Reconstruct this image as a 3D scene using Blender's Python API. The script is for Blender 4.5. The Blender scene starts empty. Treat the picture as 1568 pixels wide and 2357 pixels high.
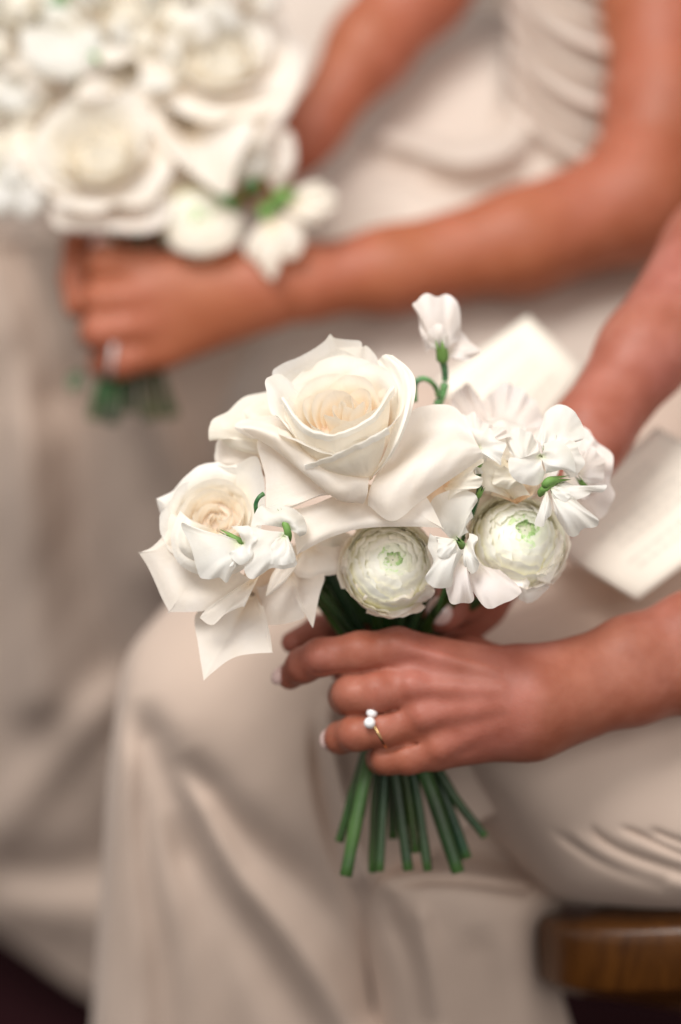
import bpy, math, random
import numpy as np
from mathutils import Vector, Matrix

random.seed(7)
rng = np.random.default_rng(7)
scene = bpy.context.scene
COL = scene.collection
R = math.radians

# ------------------------------------------------------------------ camera
D0 = 1.30                                   # focus distance (m)
CAM = Matrix.Translation((0, 0, 1.45)) @ Matrix.Rotation(R(90 - 32), 4, 'X')
cd = bpy.data.cameras.new('camera'); cam = bpy.data.objects.new('camera', cd); COL.objects.link(cam)
cam.matrix_world = CAM
cd.sensor_fit = 'VERTICAL'; cd.sensor_height = 36; cd.sensor_width = 24
cd.lens = 100; cd.clip_start = 0.05; cd.clip_end = 50
cd.dof.use_dof = True; cd.dof.focus_distance = D0 - 0.004; cd.dof.aperture_fstop = 2.2
cd.dof.aperture_blades = 0
scene.camera = cam

# ------------------------------------------------------------------ light
world = bpy.data.worlds.new('World'); scene.world = world; world.use_nodes = True
bg = world.node_tree.nodes['Background']
bg.inputs[0].default_value = (1.0, 0.965, 0.925, 1); bg.inputs[1].default_value = 0.43
def area_light(name, loc, target, size, energy, color):
    ld = bpy.data.lights.new(name, 'AREA'); ld.shape = 'RECTANGLE'; ld.size = size[0]; ld.size_y = size[1]
    ld.energy = energy; ld.color = color
    o = bpy.data.objects.new(name, ld); COL.objects.link(o); o.location = loc
    o.rotation_euler = (Vector(target) - Vector(loc)).to_track_quat('-Z', 'Y').to_euler()
    return o
area_light('window_light', (-0.50, 0.80, 2.55), (0.05, 1.2, 0.7), (0.95, 0.95), 38, (1.0, 0.975, 0.935))
area_light('room_light', (0.8, -0.55, 2.35), (0.0, 1.2, 0.7), (1.4, 1.2), 17, (1.0, 0.95, 0.9))
scene.view_settings.view_transform = 'Standard'
scene.view_settings.look = 'None'
scene.view_settings.exposure = 0.15
scene.view_settings.gamma = 1.0
scene.cycles.use_denoising = True
scene.cycles.max_bounces = 14; scene.cycles.diffuse_bounces = 8; scene.cycles.transmission_bounces = 10

# ------------------------------------------------------------------ measuring: photo position + depth -> metres
PX = 36.0 / 100.0 * D0 / 2356.0             # metres per unit at the focus plane
def camp(a):
    """(u, v, z mm toward the camera from the focus plane) -> camera space, metres"""
    a = np.asarray(a, float); d = D0 - a[..., 2] / 1000.0
    k = PX * d / D0
    return np.stack([(a[..., 0] - 784) * k, (1178 - a[..., 1]) * k, -d], -1)
MW = np.array(CAM)
def toworld(p):
    p = np.asarray(p, float)
    return p @ MW[:3, :3].T + MW[:3, 3]
def wp(u, v, z=0): return toworld(camp([u, v, z]))

# ------------------------------------------------------------------ object helpers
def tag(o, label=None, cat=None, group=None, kind=None):
    if label: o['label'] = label
    if cat: o['category'] = cat
    if group: o['group'] = group
    if kind: o['kind'] = kind
def empty(name, loc, label, cat, group=None):
    o = bpy.data.objects.new(name, None); COL.objects.link(o); o.location = loc
    o.empty_display_size = 0.02
    tag(o, label, cat, group); return o
def origin_of(o):
    p = Vector((0, 0, 0))
    while o is not None:
        p += o.location; o = o.parent
    return p
def mesh(name, V, F, mat, parent=None, cols=None, thick=None, loc=None, vein=None):
    """V in world coordinates; object keeps its own origin"""
    V = np.asarray(V, float)
    off = np.array(origin_of(parent)) if parent is not None else np.zeros(3)
    c = np.asarray(loc, float) if loc is not None else V.mean(0)
    me = bpy.data.meshes.new(name)
    me.from_pydata((V - c).tolist(), [], F if isinstance(F, list) else F.tolist())
    me.polygons.foreach_set('use_smooth', np.ones(len(me.polygons), bool))
    if cols is not None:
        at = me.color_attributes.new('col', 'FLOAT_COLOR', 'POINT')
        cc = np.ones((len(V), 4)); cc[:, :3] = cols
        at.data.foreach_set('color', cc.ravel())
    if vein is not None:
        av = me.attributes.new('vein', 'FLOAT_VECTOR', 'POINT'); vv = np.zeros((len(V), 3)); vv[:, :2] = vein
        av.data.foreach_set('vector', vv.ravel())
    me.update()
    o = bpy.data.objects.new(name, me); COL.objects.link(o)
    o.location = Vector(c - off)
    if parent is not None: o.parent = parent
    me.materials.append(mat)
    if thick:
        m = o.modifiers.new('thickness', 'SOLIDIFY'); m.thickness = thick; m.offset = 0
    return o
def wob(x, y, seed):
    """cheap smooth noise"""
    s = seed * 1.7
    return (np.sin(x * 1.9 + s) * np.cos(y * 2.3 - s * 1.3) + 0.6 * np.sin(x * 3.7 - y * 2.9 + s * 2.1)
            + 0.35 * np.sin(x * 7.1 + y * 5.3 + s * 0.7)) / 1.6
def sstep(a, b, x):
    t = np.clip((x - a) / (b - a), 0, 1); return t * t * (3 - 2 * t)
def cr(P, n):
    """Catmull-Rom through P (k,dim) -> n samples"""
    P = np.asarray(P, float); k = len(P)
    Q = np.concatenate([(2 * P[0] - P[1])[None], P, (2 * P[-1] - P[-2])[None]])
    x = np.linspace(0, k - 1, n); i = np.minimum(x.astype(int), k - 2); t = (x - i)[:, None]
    if P.ndim == 3: t = t[..., None]
    a, b, c, d = Q[i], Q[i + 1], Q[i + 2], Q[i + 3]
    return 0.5 * ((2 * b) + (c - a) * t + (2 * a - 5 * b + 4 * c - d) * t ** 2 + (3 * b - a - 3 * c + d) * t ** 3)
def gridfaces(nr, nc, base=0):
    i = np.arange(nr - 1)[:, None]; j = np.arange(nc - 1)[None]
    a = (i * nc + j + base).ravel()
    return np.stack([a, a + 1, a + nc + 1, a + nc], -1)
def patch(rows, nr, nc):
    P = np.asarray(rows, float)
    A = cr(P, nr)                                # (nr, C, 3)
    B = cr(A.transpose(1, 0, 2), nc).transpose(1, 0, 2)
    return B                                     # (nr,nc,3)

# ------------------------------------------------------------------ materials
def newmat(name):
    m = bpy.data.materials.new(name); m.use_nodes = True
    nt = m.node_tree; p = nt.nodes['Principled BSDF']; return m, nt, p
def N(nt, typ, **kw):
    n = nt.nodes.new(typ)
    for k, v in kw.items(): setattr(n, k, v)
    return n
def add_bump(nt, p, scale, strength, dist=0.001, detail=4, src=None):
    tc = N(nt, 'ShaderNodeTexCoord'); no = N(nt, 'ShaderNodeTexNoise')
    no.inputs['Scale'].default_value = scale; no.inputs['Detail'].default_value = detail
    nt.links.new(tc.outputs['Object'], no.inputs['Vector'])
    b = N(nt, 'ShaderNodeBump'); b.inputs['Strength'].default_value = strength; b.inputs['Distance'].default_value = dist
    nt.links.new(no.outputs['Fac'], b.inputs['Height']); nt.links.new(b.outputs['Normal'], p.inputs['Normal'])
    return tc, no, b
def petal_material(name, transl=0.32, rough=0.55, bump=0.25, bscale=(700, 700, 120)):
    m, nt, p = newmat(name)
    vc = N(nt, 'ShaderNodeVertexColor', layer_name='col')
    tc = N(nt, 'ShaderNodeTexCoord')
    no = N(nt, 'ShaderNodeTexNoise'); no.inputs['Scale'].default_value = 55; no.inputs['Detail'].default_value = 3
    nt.links.new(tc.outputs['Object'], no.inputs['Vector'])
    mx = N(nt, 'ShaderNodeMix', data_type='RGBA', blend_type='MULTIPLY'); mx.inputs[0].default_value = 1
    rp = N(nt, 'ShaderNodeValToRGB'); rp.color_ramp.elements[0].color = (0.965, 0.935, 0.885, 1); rp.color_ramp.elements[1].color = (1, 1, 1, 1)
    rp.color_ramp.elements[0].position = 0.3; rp.color_ramp.elements[1].position = 0.65
    nt.links.new(no.outputs['Fac'], rp.inputs['Fac'])
    nt.links.new(vc.outputs['Color'], mx.inputs[6]); nt.links.new(rp.outputs['Color'], mx.inputs[7])
    nt.links.new(mx.outputs[2], p.inputs['Base Color'])
    p.inputs['Roughness'].default_value = rough; p.inputs['Specular IOR Level'].default_value = 0.3
    tr = N(nt, 'ShaderNodeBsdfTranslucent'); nt.links.new(mx.outputs[2], tr.inputs['Color'])
    ms = N(nt, 'ShaderNodeMixShader'); ms.inputs[0].default_value = transl
    nt.links.new(p.outputs[0], ms.inputs[1]); nt.links.new(tr.outputs[0], ms.inputs[2])
    out = nt.nodes['Material Output']; nt.links.new(ms.outputs[0], out.inputs['Surface'])
    n2 = N(nt, 'ShaderNodeTexNoise'); n2.inputs['Scale'].default_value = 420; n2.inputs['Detail'].default_value = 3
    nt.links.new(tc.outputs['Object'], n2.inputs['Vector'])
    b = N(nt, 'ShaderNodeBump'); b.inputs['Strength'].default_value = bump; b.inputs['Distance'].default_value = 0.0006
    at = N(nt, 'ShaderNodeAttribute', attribute_name='vein'); mp = N(nt, 'ShaderNodeMapping'); mp.inputs['Scale'].default_value = (26, 2.2, 1)
    nt.links.new(at.outputs['Vector'], mp.inputs['Vector'])
    n3 = N(nt, 'ShaderNodeTexNoise'); n3.inputs['Scale'].default_value = 1.0; n3.inputs['Detail'].default_value = 4; n3.inputs['Distortion'].default_value = 0.3
    nt.links.new(mp.outputs[0], n3.inputs['Vector'])
    ad = N(nt, 'ShaderNodeMath', operation='MULTIPLY_ADD'); ad.inputs[1].default_value = 1.1
    nt.links.new(n3.outputs['Fac'], ad.inputs[0]); nt.links.new(n2.outputs['Fac'], ad.inputs[2])
    nt.links.new(ad.outputs[0], b.inputs['Height']); nt.links.new(b.outputs['Normal'], p.inputs['Normal'])
    nt.links.new(b.outputs['Normal'], tr.inputs['Normal'])
    return m
M_PETAL = petal_material('rose_petal_velvet', 0.38)
M_PEA = petal_material('sweet_pea_petal', 0.36, 0.5, 0.15)
M_RAN = petal_material('ranunculus_petal', 0.22, 0.5, 0.12)
M_GREEN = petal_material('green_calyx', 0.15, 0.45, 0.3)

def fabric_material(name, c1, c2, rough=0.75):
    m, nt, p = newmat(name)
    tc = N(nt, 'ShaderNodeTexCoord'); no = N(nt, 'ShaderNodeTexNoise'); no.inputs['Scale'].default_value = 9; no.inputs['Detail'].default_value = 3
    nt.links.new(tc.outputs['Object'], no.inputs['Vector'])
    rp = N(nt, 'ShaderNodeValToRGB'); rp.color_ramp.elements[0].position = .35; rp.color_ramp.elements[1].position = .65
    rp.color_ramp.elements[0].color = (*c1, 1); rp.color_ramp.elements[1].color = (*c2, 1)
    nt.links.new(no.outputs['Fac'], rp.inputs['Fac']); nt.links.new(rp.outputs['Color'], p.inputs['Base Color'])
    p.inputs['Roughness'].default_value = rough
    p.inputs['Specular IOR Level'].default_value = 0.22
    p.inputs['Sheen Weight'].default_value = 0.1
    n2 = N(nt, 'ShaderNodeTexNoise'); n2.inputs['Scale'].default_value = 1400; n2.inputs['Detail'].default_value = 2
    nt.links.new(tc.outputs['Object'], n2.inputs['Vector'])
    b = N(nt, 'ShaderNodeBump'); b.inputs['Strength'].default_value = 0.35; b.inputs['Distance'].default_value = 0.0004
    nt.links.new(n2.outputs['Fac'], b.inputs['Height']); nt.links.new(b.outputs['Normal'], p.inputs['Normal'])
    return m
M_DRESS = fabric_material('champagne_crepe', (0.575, 0.448, 0.37), (0.605, 0.478, 0.40))
M_DRESS2 = fabric_material('pale_champagne_crepe', (0.64, 0.545, 0.475), (0.68, 0.585, 0.515))
M_DRESS3 = fabric_material('taupe_crepe', (0.48, 0.38, 0.32), (0.52, 0.42, 0.36))

def skin_material(name, c1, c2):
    m, nt, p = newmat(name)
    tc = N(nt, 'ShaderNodeTexCoord'); no = N(nt, 'ShaderNodeTexNoise'); no.inputs['Scale'].default_value = 55; no.inputs['Detail'].default_value = 5
    nt.links.new(tc.outputs['Object'], no.inputs['Vector'])
    rp = N(nt, 'ShaderNodeValToRGB'); rp.color_ramp.elements[0].position = .36; rp.color_ramp.elements[1].position = .66
    rp.color_ramp.elements[0].color = (*c1, 1); rp.color_ramp.elements[1].color = (*c2, 1)
    nt.links.new(no.outputs['Fac'], rp.inputs['Fac'])
    nb = N(nt, 'ShaderNodeTexNoise'); nb.inputs['Scale'].default_value = 14; nb.inputs['Detail'].default_value = 2
    nt.links.new(tc.outputs['Object'], nb.inputs['Vector'])
    r2 = N(nt, 'ShaderNodeValToRGB'); r2.color_ramp.elements[0].position = .38; r2.color_ramp.elements[1].position = .62
    r2.color_ramp.elements[0].color = (0.97, 0.98, 0.90, 1); r2.color_ramp.elements[1].color = (1.0, 0.98, 1.08, 1)
    nt.links.new(nb.outputs['Fac'], r2.inputs['Fac'])
    mx = N(nt, 'ShaderNodeMix', data_type='RGBA', blend_type='MULTIPLY'); mx.inputs[0].default_value = 1
    nt.links.new(rp.outputs['Color'], mx.inputs[6]); nt.links.new(r2.outputs['Color'], mx.inputs[7])
    nt.links.new(mx.outputs[2], p.inputs['Base Color'])
    p.inputs['Roughness'].default_value = 0.5; p.inputs['Specular IOR Level'].default_value = 0.38
    p.inputs['Subsurface Weight'].default_value = 0.25; p.inputs['Subsurface Scale'].default_value = 0.004
    p.inputs['Subsurface Radius'].default_value = (1.0, 0.35, 0.2)
    vo = N(nt, 'ShaderNodeTexVoronoi'); vo.inputs['Scale'].default_value = 900
    nt.links.new(tc.outputs['Object'], vo.inputs['Vector'])
    n2 = N(nt, 'ShaderNodeTexNoise'); n2.inputs['Scale'].default_value = 160; n2.inputs['Detail'].default_value = 5
    nt.links.new(tc.outputs['Object'], n2.inputs['Vector'])
    ad = N(nt, 'ShaderNodeMath', operation='MULTIPLY_ADD'); ad.inputs[1].default_value = 0.25
    nt.links.new(vo.outputs['Distance'], ad.inputs[0]); nt.links.new(n2.outputs['Fac'], ad.inputs[2])
    b = N(nt, 'ShaderNodeBump'); b.inputs['Strength'].default_value = 0.35; b.inputs['Distance'].default_value = 0.0008
    nt.links.new(ad.outputs[0], b.inputs['Height']); nt.links.new(b.outputs['Normal'], p.inputs['Normal'])
    return m
M_SKIN = skin_material('tanned_skin', (0.33, 0.100, 0.062), (0.41, 0.145, 0.098))
M_SKIN2 = skin_material('rosy_tanned_skin', (0.37, 0.110, 0.053), (0.425, 0.138, 0.072))
def simple(name, c, rough=0.4, metal=0.0, spec=0.5, coat=0.0):
    m, nt, p = newmat(name); p.inputs['Base Color'].default_value = (*c, 1)
    p.inputs['Roughness'].default_value = rough; p.inputs['Metallic'].default_value = metal
    p.inputs['Specular IOR Level'].default_value = spec; p.inputs['Coat Weight'].default_value = coat
    add_bump(nt, p, 300, 0.1, 0.0003)
    return m
M_NAIL = simple('pale_pink_nail_polish', (0.78, 0.56, 0.52), 0.18, coat=0.6)
M_GOLD = simple('gold', (0.9, 0.62, 0.30), 0.22, 1.0)
M_PEARL = simple('pearl', (0.86, 0.85, 0.86), 0.12, coat=1.0)
def stem_material():
    m, nt, p = newmat('green_stem')
    vc = N(nt, 'ShaderNodeVertexColor', layer_name='col')
    nt.links.new(vc.outputs['Color'], p.inputs['Base Color'])
    p.inputs['Roughness'].default_value = 0.42
    add_bump(nt, p, 260, 0.4, 0.0006)
    return m
M_STEM = stem_material()
def paper_material():
    m, nt, p = newmat('cream_paper')
    p.inputs['Base Color'].default_value = (0.84, 0.77, 0.67, 1); p.inputs['Roughness'].default_value = 0.75
    add_bump(nt, p, 900, 0.2, 0.0003); return m
M_PAPER = paper_material()
M_PRINT = simple('soft_grey_print', (0.68, 0.63, 0.56), 0.8)
def wood_material():
    m, nt, p = newmat('varnished_brown_wood')
    tc = N(nt, 'ShaderNodeTexCoord'); mp = N(nt, 'ShaderNodeMapping'); mp.inputs['Scale'].default_value = (60, 60, 4)
    nt.links.new(tc.outputs['Object'], mp.inputs['Vector'])
    no = N(nt, 'ShaderNodeTexNoise'); no.inputs['Scale'].default_value = 3; no.inputs['Detail'].default_value = 6; no.inputs['Distortion'].default_value = 0.6
    nt.links.new(mp.outputs[0], no.inputs['Vector'])
    rp = N(nt, 'ShaderNodeValToRGB'); rp.color_ramp.elements[0].position = .3; rp.color_ramp.elements[1].position = .7
    rp.color_ramp.elements[0].color = (0.060, 0.019, 0.0025, 1); rp.color_ramp.elements[1].color = (0.12, 0.041, 0.0055, 1)
    nt.links.new(no.outputs['Fac'], rp.inputs['Fac']); nt.links.new(rp.outputs['Color'], p.inputs['Base Color'])
    p.inputs['Roughness'].default_value = 0.38; p.inputs['Coat Weight'].default_value = 0.1
    return m
M_WOOD = wood_material()
def carpet_material():
    m, nt, p = newmat('dark_maroon_carpet')
    tc = N(nt, 'ShaderNodeTexCoord'); no = N(nt, 'ShaderNodeTexNoise'); no.inputs['Scale'].default_value = 300
    nt.links.new(tc.outputs['Object'], no.inputs['Vector'])
    rp = N(nt, 'ShaderNodeValToRGB'); rp.color_ramp.elements[0].color = (0.008, 0.002, 0.003, 1); rp.color_ramp.elements[1].color = (0.028, 0.006, 0.008, 1)
    nt.links.new(no.outputs['Fac'], rp.inputs['Fac']); nt.links.new(rp.outputs['Color'], p.inputs['Base Color'])
    p.inputs['Roughness'].default_value = 0.95; p.inputs['Specular IOR Level'].default_value = 0.1
    return m
M_CARPET = carpet_material()

# ------------------------------------------------------------------ colour recipes (pigment along a petal, 0 = base, 1 = edge)
def mixc(a, b, t): return np.asarray(a) * (1 - t[..., None]) + np.asarray(b) * t[..., None]
def pig(kind, t):
    t = np.clip(t, 0, 1)
    if kind == 'rose':
        c = mixc((0.955, 0.82, 0.64), (0.96, 0.92, 0.84), sstep(0.0, 0.45, t)); return c + (np.array((0.955, 0.945, 0.92)) - c) * sstep(0.55, 1, t)[..., None]
    if kind == 'heart':
        c = mixc((0.965, 0.70, 0.50), (0.97, 0.90, 0.78), sstep(0.2, 0.75, t)); return c + (np.array((0.96, 0.93, 0.87)) - c) * sstep(0.65, 0.95, t)[..., None]
    if kind == 'cream':
        return mixc((0.955, 0.85, 0.66), (0.96, 0.925, 0.84), sstep(0, 0.7, t))
    if kind == 'outer':
        return mixc((0.95, 0.83, 0.66), (0.955, 0.905, 0.845), sstep(0, 0.5, t))
    if kind == 'peach':
        return mixc((0.90, 0.58, 0.33), (0.94, 0.80, 0.64), sstep(0, 0.9, t))
    if kind == 'pea':
        return mixc((0.76, 0.86, 0.58), (0.87, 0.862, 0.83), sstep(0, 0.25, t))
    if kind == 'peapink':
        return mixc((0.86, 0.82, 0.72), (0.90, 0.85, 0.825), sstep(0, 0.4, t))
    if kind == 'ran':
        return mixc((0.93, 0.90, 0.62), (0.97, 0.965, 0.90), sstep(0.45, 0.95, t))  # cream petal; yellow body against pale rim also draws edge lines in place of shadow
    if kind == 'ranin':
        return mixc((0.62, 0.84, 0.42), (0.955, 0.97, 0.86), sstep(0.1, 1.0, t))
    if kind == 'green':
        return mixc((0.10, 0.22, 0.05), (0.22, 0.40, 0.11), t)
    if kind == 'darkgreen':
        return mixc((0.03, 0.065, 0.02), (0.05, 0.10, 0.035), t)
    raise KeyError(kind)

# ------------------------------------------------------------------ petals measured off the photograph
def fan(name, parent, base, pts, kind='outer', bulge=3.0, ruf=(0.0, 3), curl=0.0, mat=None, nt=16, ns=40, seed=None, thick=None, wobble=0.7, cup=0.0):
    """petal spreading from its base to an outline; every point is (u, v, depth mm)"""
    if seed is None: seed = (base[0] * 0.37 + base[1] * 0.11) % 10
    B = cr(np.array(pts, float), ns); b = np.array(base, float)
    t = np.linspace(0, 1, nt)[:, None]; s = np.linspace(-1, 1, ns)[None]
    # the outline's corners belong to the rim only: further in the surface is smooth
    w = np.exp(-((np.arange(-ns, ns + 1)) / (ns * 0.15)) ** 2); w /= w.sum()
    Bp = np.vstack([2 * B[0] - B[1:ns + 1][::-1], B, 2 * B[-1] - B[-ns - 1:-1][::-1]]) if ns > 1 else B
    Bp = np.vstack([np.repeat(B[:1], ns, 0), B, np.repeat(B[-1:], ns, 0)])
    Bs = np.stack([np.convolve(Bp[:, k], w, 'valid') for k in range(3)], -1)
    Bs = Bs[:ns] if len(Bs) >= ns else B
    m_ = (t ** 3.2)[..., None]
    G = b + (Bs[None] * (1 - m_) + B[None] * m_ - b) * t[..., None]
    z = bulge * 4 * t * (1 - t) * (1 - 0.35 * s * s) + ruf[0] * sstep(0.5, 1, t) * (np.sin(s * math.pi * ruf[1] + seed) + 0.45 * np.sin(s * math.pi * ruf[1] * 1.83 + seed * 2.3)) * (0.75 + 0.35 * np.sin(s * 3.1 + seed * 1.7)) \
        + (0.5 * sstep(.72, 1, t) * (np.sin(s * 17 + seed) + .6 * np.sin(s * 29 + seed * 2)) * (0.5 + 0.5 * np.sin(s * 4 + seed)) if ruf[0] else 0) \
        + curl * sstep(0.8, 1.0, t) ** 2 + wobble * wob(s * 1.6 + 0 * t, t * 2.0 + 0 * s, seed) * sstep(0, .3, t) - cup * (s * s) * t
    G[..., 2] += z
    # gentle in-plane waviness of the rim
    rad = (B - b); L = np.linalg.norm(rad[:, :2], axis=1, keepdims=True) + 1e-6
    G[..., :2] += (rad[:, :2] / L)[None] * (sstep(0.5, 1, t) * (1.2 * wob(s * 5, 0 * s, seed + 3) + ruf[0] * 1.6 * np.sin(s * math.pi * ruf[1] * 1.0 + seed + 1)))[..., None]
    P = toworld(camp(G)).reshape(-1, 3)
    V = np.vstack([P[0:1], P[ns:]])
    F = [[0, 1 + j, 2 + j] for j in range(ns - 1)] + (gridfaces(nt - 1, ns, 1)).tolist()
    c = pig(kind, (t + 0 * s)).reshape(-1, 3); c = np.vstack([c[:1], c[ns:]])
    vn = np.stack([s + 0 * t, t + 0 * s], -1).reshape(-1, 2) + [seed * 3.1, 0]; vn = np.vstack([vn[:1], vn[ns:]])
    return mesh(name, V, F, mat or M_PETAL, parent, c, thick, vein=vn)
def patchpetal(name, parent, rows, kind='outer', nr=22, nc=36, seed=1.0, wobble=0.7, mat=None, tfun=None, thick=None, ywob=1.0):
    G = patch(rows, nr, nc)
    r = np.linspace(0, 1, nr)[:, None]; c = np.linspace(0, 1, nc)[None]
    G[..., 2] += wobble * wob(c * 4 + 0 * r, r * 3 + 0 * c, seed)
    G[..., 1] += ywob * wob(c * 9 + 0 * r, r * 1 + 0 * c, seed + 2) * (0.35 + 0.65 * (1 - r))
    t = (tfun(r, c) if tfun else 0.5 + 0.5 * (r + 0 * c))
    return mesh(name, toworld(camp(G)).reshape(-1, 3), gridfaces(nr, nc), mat or M_PETAL, parent, pig(kind, t).reshape(-1, 3), thick, vein=np.stack([c + 0 * r + seed, r + 0 * c], -1).reshape(-1, 2))

def frame(axis, roll=0.0):
    z = Vector(axis).normalized(); x = Vector((1, 0, 0)); x = (x - z * x.dot(z)).normalized(); y = z.cross(x)
    M = np.array([x, y, z]).T
    c, s = math.cos(roll), math.sin(roll)
    return M @ np.array([[c, -s, 0], [s, c, 0], [0, 0, 1]])
def place(P, base, Mf):
    """local mm -> world, base given in photo coordinates"""
    c = camp(base); return toworld(c + (P / 1000.0) @ Mf.T)

def whorl_petal(az0, aw, rt, H, flare=0, curl=1.0, spiral=0.0, dip=0.28, close=0.0, tip=0.0, nt=16, ns=22, seed=0.0, namp=0.6, rb=1.5, tmin=0.0, droop=0.0):
    t = np.linspace(tmin, 1, nt)[:, None]; s = np.linspace(-1, 1, ns)[None]
    wprof = 0.4 + 0.6 * np.sin(np.pi / 2 * np.minimum(1, t * 1.4))
    tt = t * (1 - dip * np.abs(s) ** 2.6)
    rho = rb + (rt - rb) * np.clip(tt * (2 - tt), 0, 1) ** 0.62 - close * tt ** 3
    f = np.maximum(0, tt - 0.45) / 0.55
    rho = rho + flare * f ** 1.7
    h = H * (0.25 * tt + 0.75 * (1 - np.cos(np.pi / 2 * tt)) ** 0.8) - droop * f ** 2.0
    q = sstep(0.80, 1.0, t) * (1 - 0.2 * s * s); qs = sstep(0.72, 1.0, np.abs(s)) * sstep(.3, 1, t)
    rho = rho + curl * (q + 0.55 * qs); h = h - curl * 0.55 * q ** 2 - curl * .25 * qs
    h = h + tip * np.exp(-(s / 0.16) ** 2) * sstep(0.75, 1, t)
    rho = rho + spiral * s * tt
    nz = wob(s * 2.2 + az0 + 0 * t, t * 2.0 + 0 * s, seed)
    rho = rho + namp * nz * tt; h = h + namp * 0.8 * wob(s * 3 + 0 * t, 1 + 0 * t + 0 * s, seed + 5) * sstep(.5, 1, t)
    az = az0 + aw * s * wprof
    P = np.stack([rho * np.cos(az), rho * np.sin(az), h], -1)
    return P.reshape(-1, 3), gridfaces(nt, ns), (t + 0 * s).reshape(-1)

def disc(P0, r, Mf, base, n=10):
    """little green receptacle under a flower (local mm)"""
    vs, fs = [], []
    prof = [(0, -6), (r * .5, -5.5), (r * .9, -3), (r, 0), (r * .8, 2), (0, 3)]
    rows = []
    for (a, h) in prof:
        rows.append([(a * math.cos(2 * math.pi * k / n), a * math.sin(2 * math.pi * k / n), h) for k in range(n + 1)])
    A = np.array(rows); return A.reshape(-1, 3) + P0, gridfaces(len(prof), n + 1)

def rose(parent, base, axis, rim=27.0, H=34.0, n=26, heart=6, roll=0.0, seed=0, scale=1.0, outer=0, flare=(14, 24), lowres=False, kinds=('heart', 'rose', 'outer'), curl=2.6):
    Mf = frame(axis, roll); nt, ns = (9, 12) if lowres else (18, 26)
    rr = random.Random(seed)
    V, F, C = [], [], []; cnt = 0
    P, f = disc(np.zeros(3), 6 * scale, Mf, base)
    V.append(P); F.append(f); C.append(np.tile((0.14, 0.26, 0.07), (len(P), 1))); cnt += len(P)
    hh = np.linspace(0, 1, 9)[:, None]; aa_ = np.linspace(0, 2 * math.pi, 25)[None]  # solid dome added inside the petals to keep the deep gaps from going dark
    rr0 = rim * scale * 0.74 * np.sqrt(np.clip(1 - hh ** 2.6, 0, 1)) + 0 * aa_
    P = np.stack([rr0 * np.cos(aa_), rr0 * np.sin(aa_), H * scale * (0.58 if H > 33 else 0.70) * hh + 0 * aa_], -1).reshape(-1, 3)
    V.append(P); F.append(gridfaces(9, 25) + cnt); C.append(np.tile((0.97, 0.925, 0.83) if kinds[0] != 'heart' else (0.96, 0.84, 0.73), (len(P), 1))); cnt += len(P)
    rest = []
    for i in range(n):
        f = i / (n - 1)
        rt = (2.2 + (rim - 2.2) * f ** 0.92)
        aw = R(78 - 22 * f + rr.uniform(-8, 8))
        P, fc, t = whorl_petal(i * 2.39996 + rr.uniform(-.25, .25), aw, rt, H * (0.93 + 0.07 * f ** 1.5) + rr.uniform(-.8, .8) - (1 - f) * 1.0,
                               flare=1.5 * f + 2.5 * f * f * rr.random(), curl=0.55 + curl * f * f * rr.uniform(.6, 1.2), spiral=(0.9 + 2.6 * (1 - f) * rr.uniform(.3, 1)) , dip=0.18 + .1 * rr.random(),
                               close=3.0 * (1 - f) + .6, tip=rr.uniform(0, .5 + 1.2 * f), nt=nt, ns=ns, seed=seed + i * 1.37, namp=0.12 + 0.95 * f * f)
        P *= scale
        kind = kinds[0] if f < 0.72 else kinds[1]
        tc = t if f < 0.72 else t
        if i < heart:
            V.append(P); F.append(fc + cnt); C.append(pig(kind, tc)); cnt += len(P)
        else: rest.append((P, fc, pig(kind, tc)))
    for i in range(outer):
        P, fc, t = whorl_petal(i * 2.39996 * 1.0 + 1.0 + rr.uniform(-.2, .2), R(44 + rr.uniform(-6, 10)), rim + 1.5, H * 0.92 - i * 0.8,
                               flare=rr.uniform(*flare), curl=rr.uniform(1.5, 4), dip=0.30, tip=rr.uniform(1, 3), nt=nt + 2, ns=ns, seed=seed + 50 + i, namp=1.6, droop=rr.uniform(6, 14))
        rest.append((P * scale, fc, pig(kinds[2], t)))
    core = mesh('rose', place(np.vstack(V), base, Mf), np.vstack(F), M_PETAL, parent, np.vstack(C))
    for P, fc, c in rest:
        mesh('petal', place(P, base, Mf), fc, M_PETAL, core, c, None, vein=np.stack([np.tile(np.linspace(-1, 1, ns), len(P) // ns) + len(P), np.repeat(np.linspace(0, 1, len(P) // ns), ns)], -1))
    return core

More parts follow.
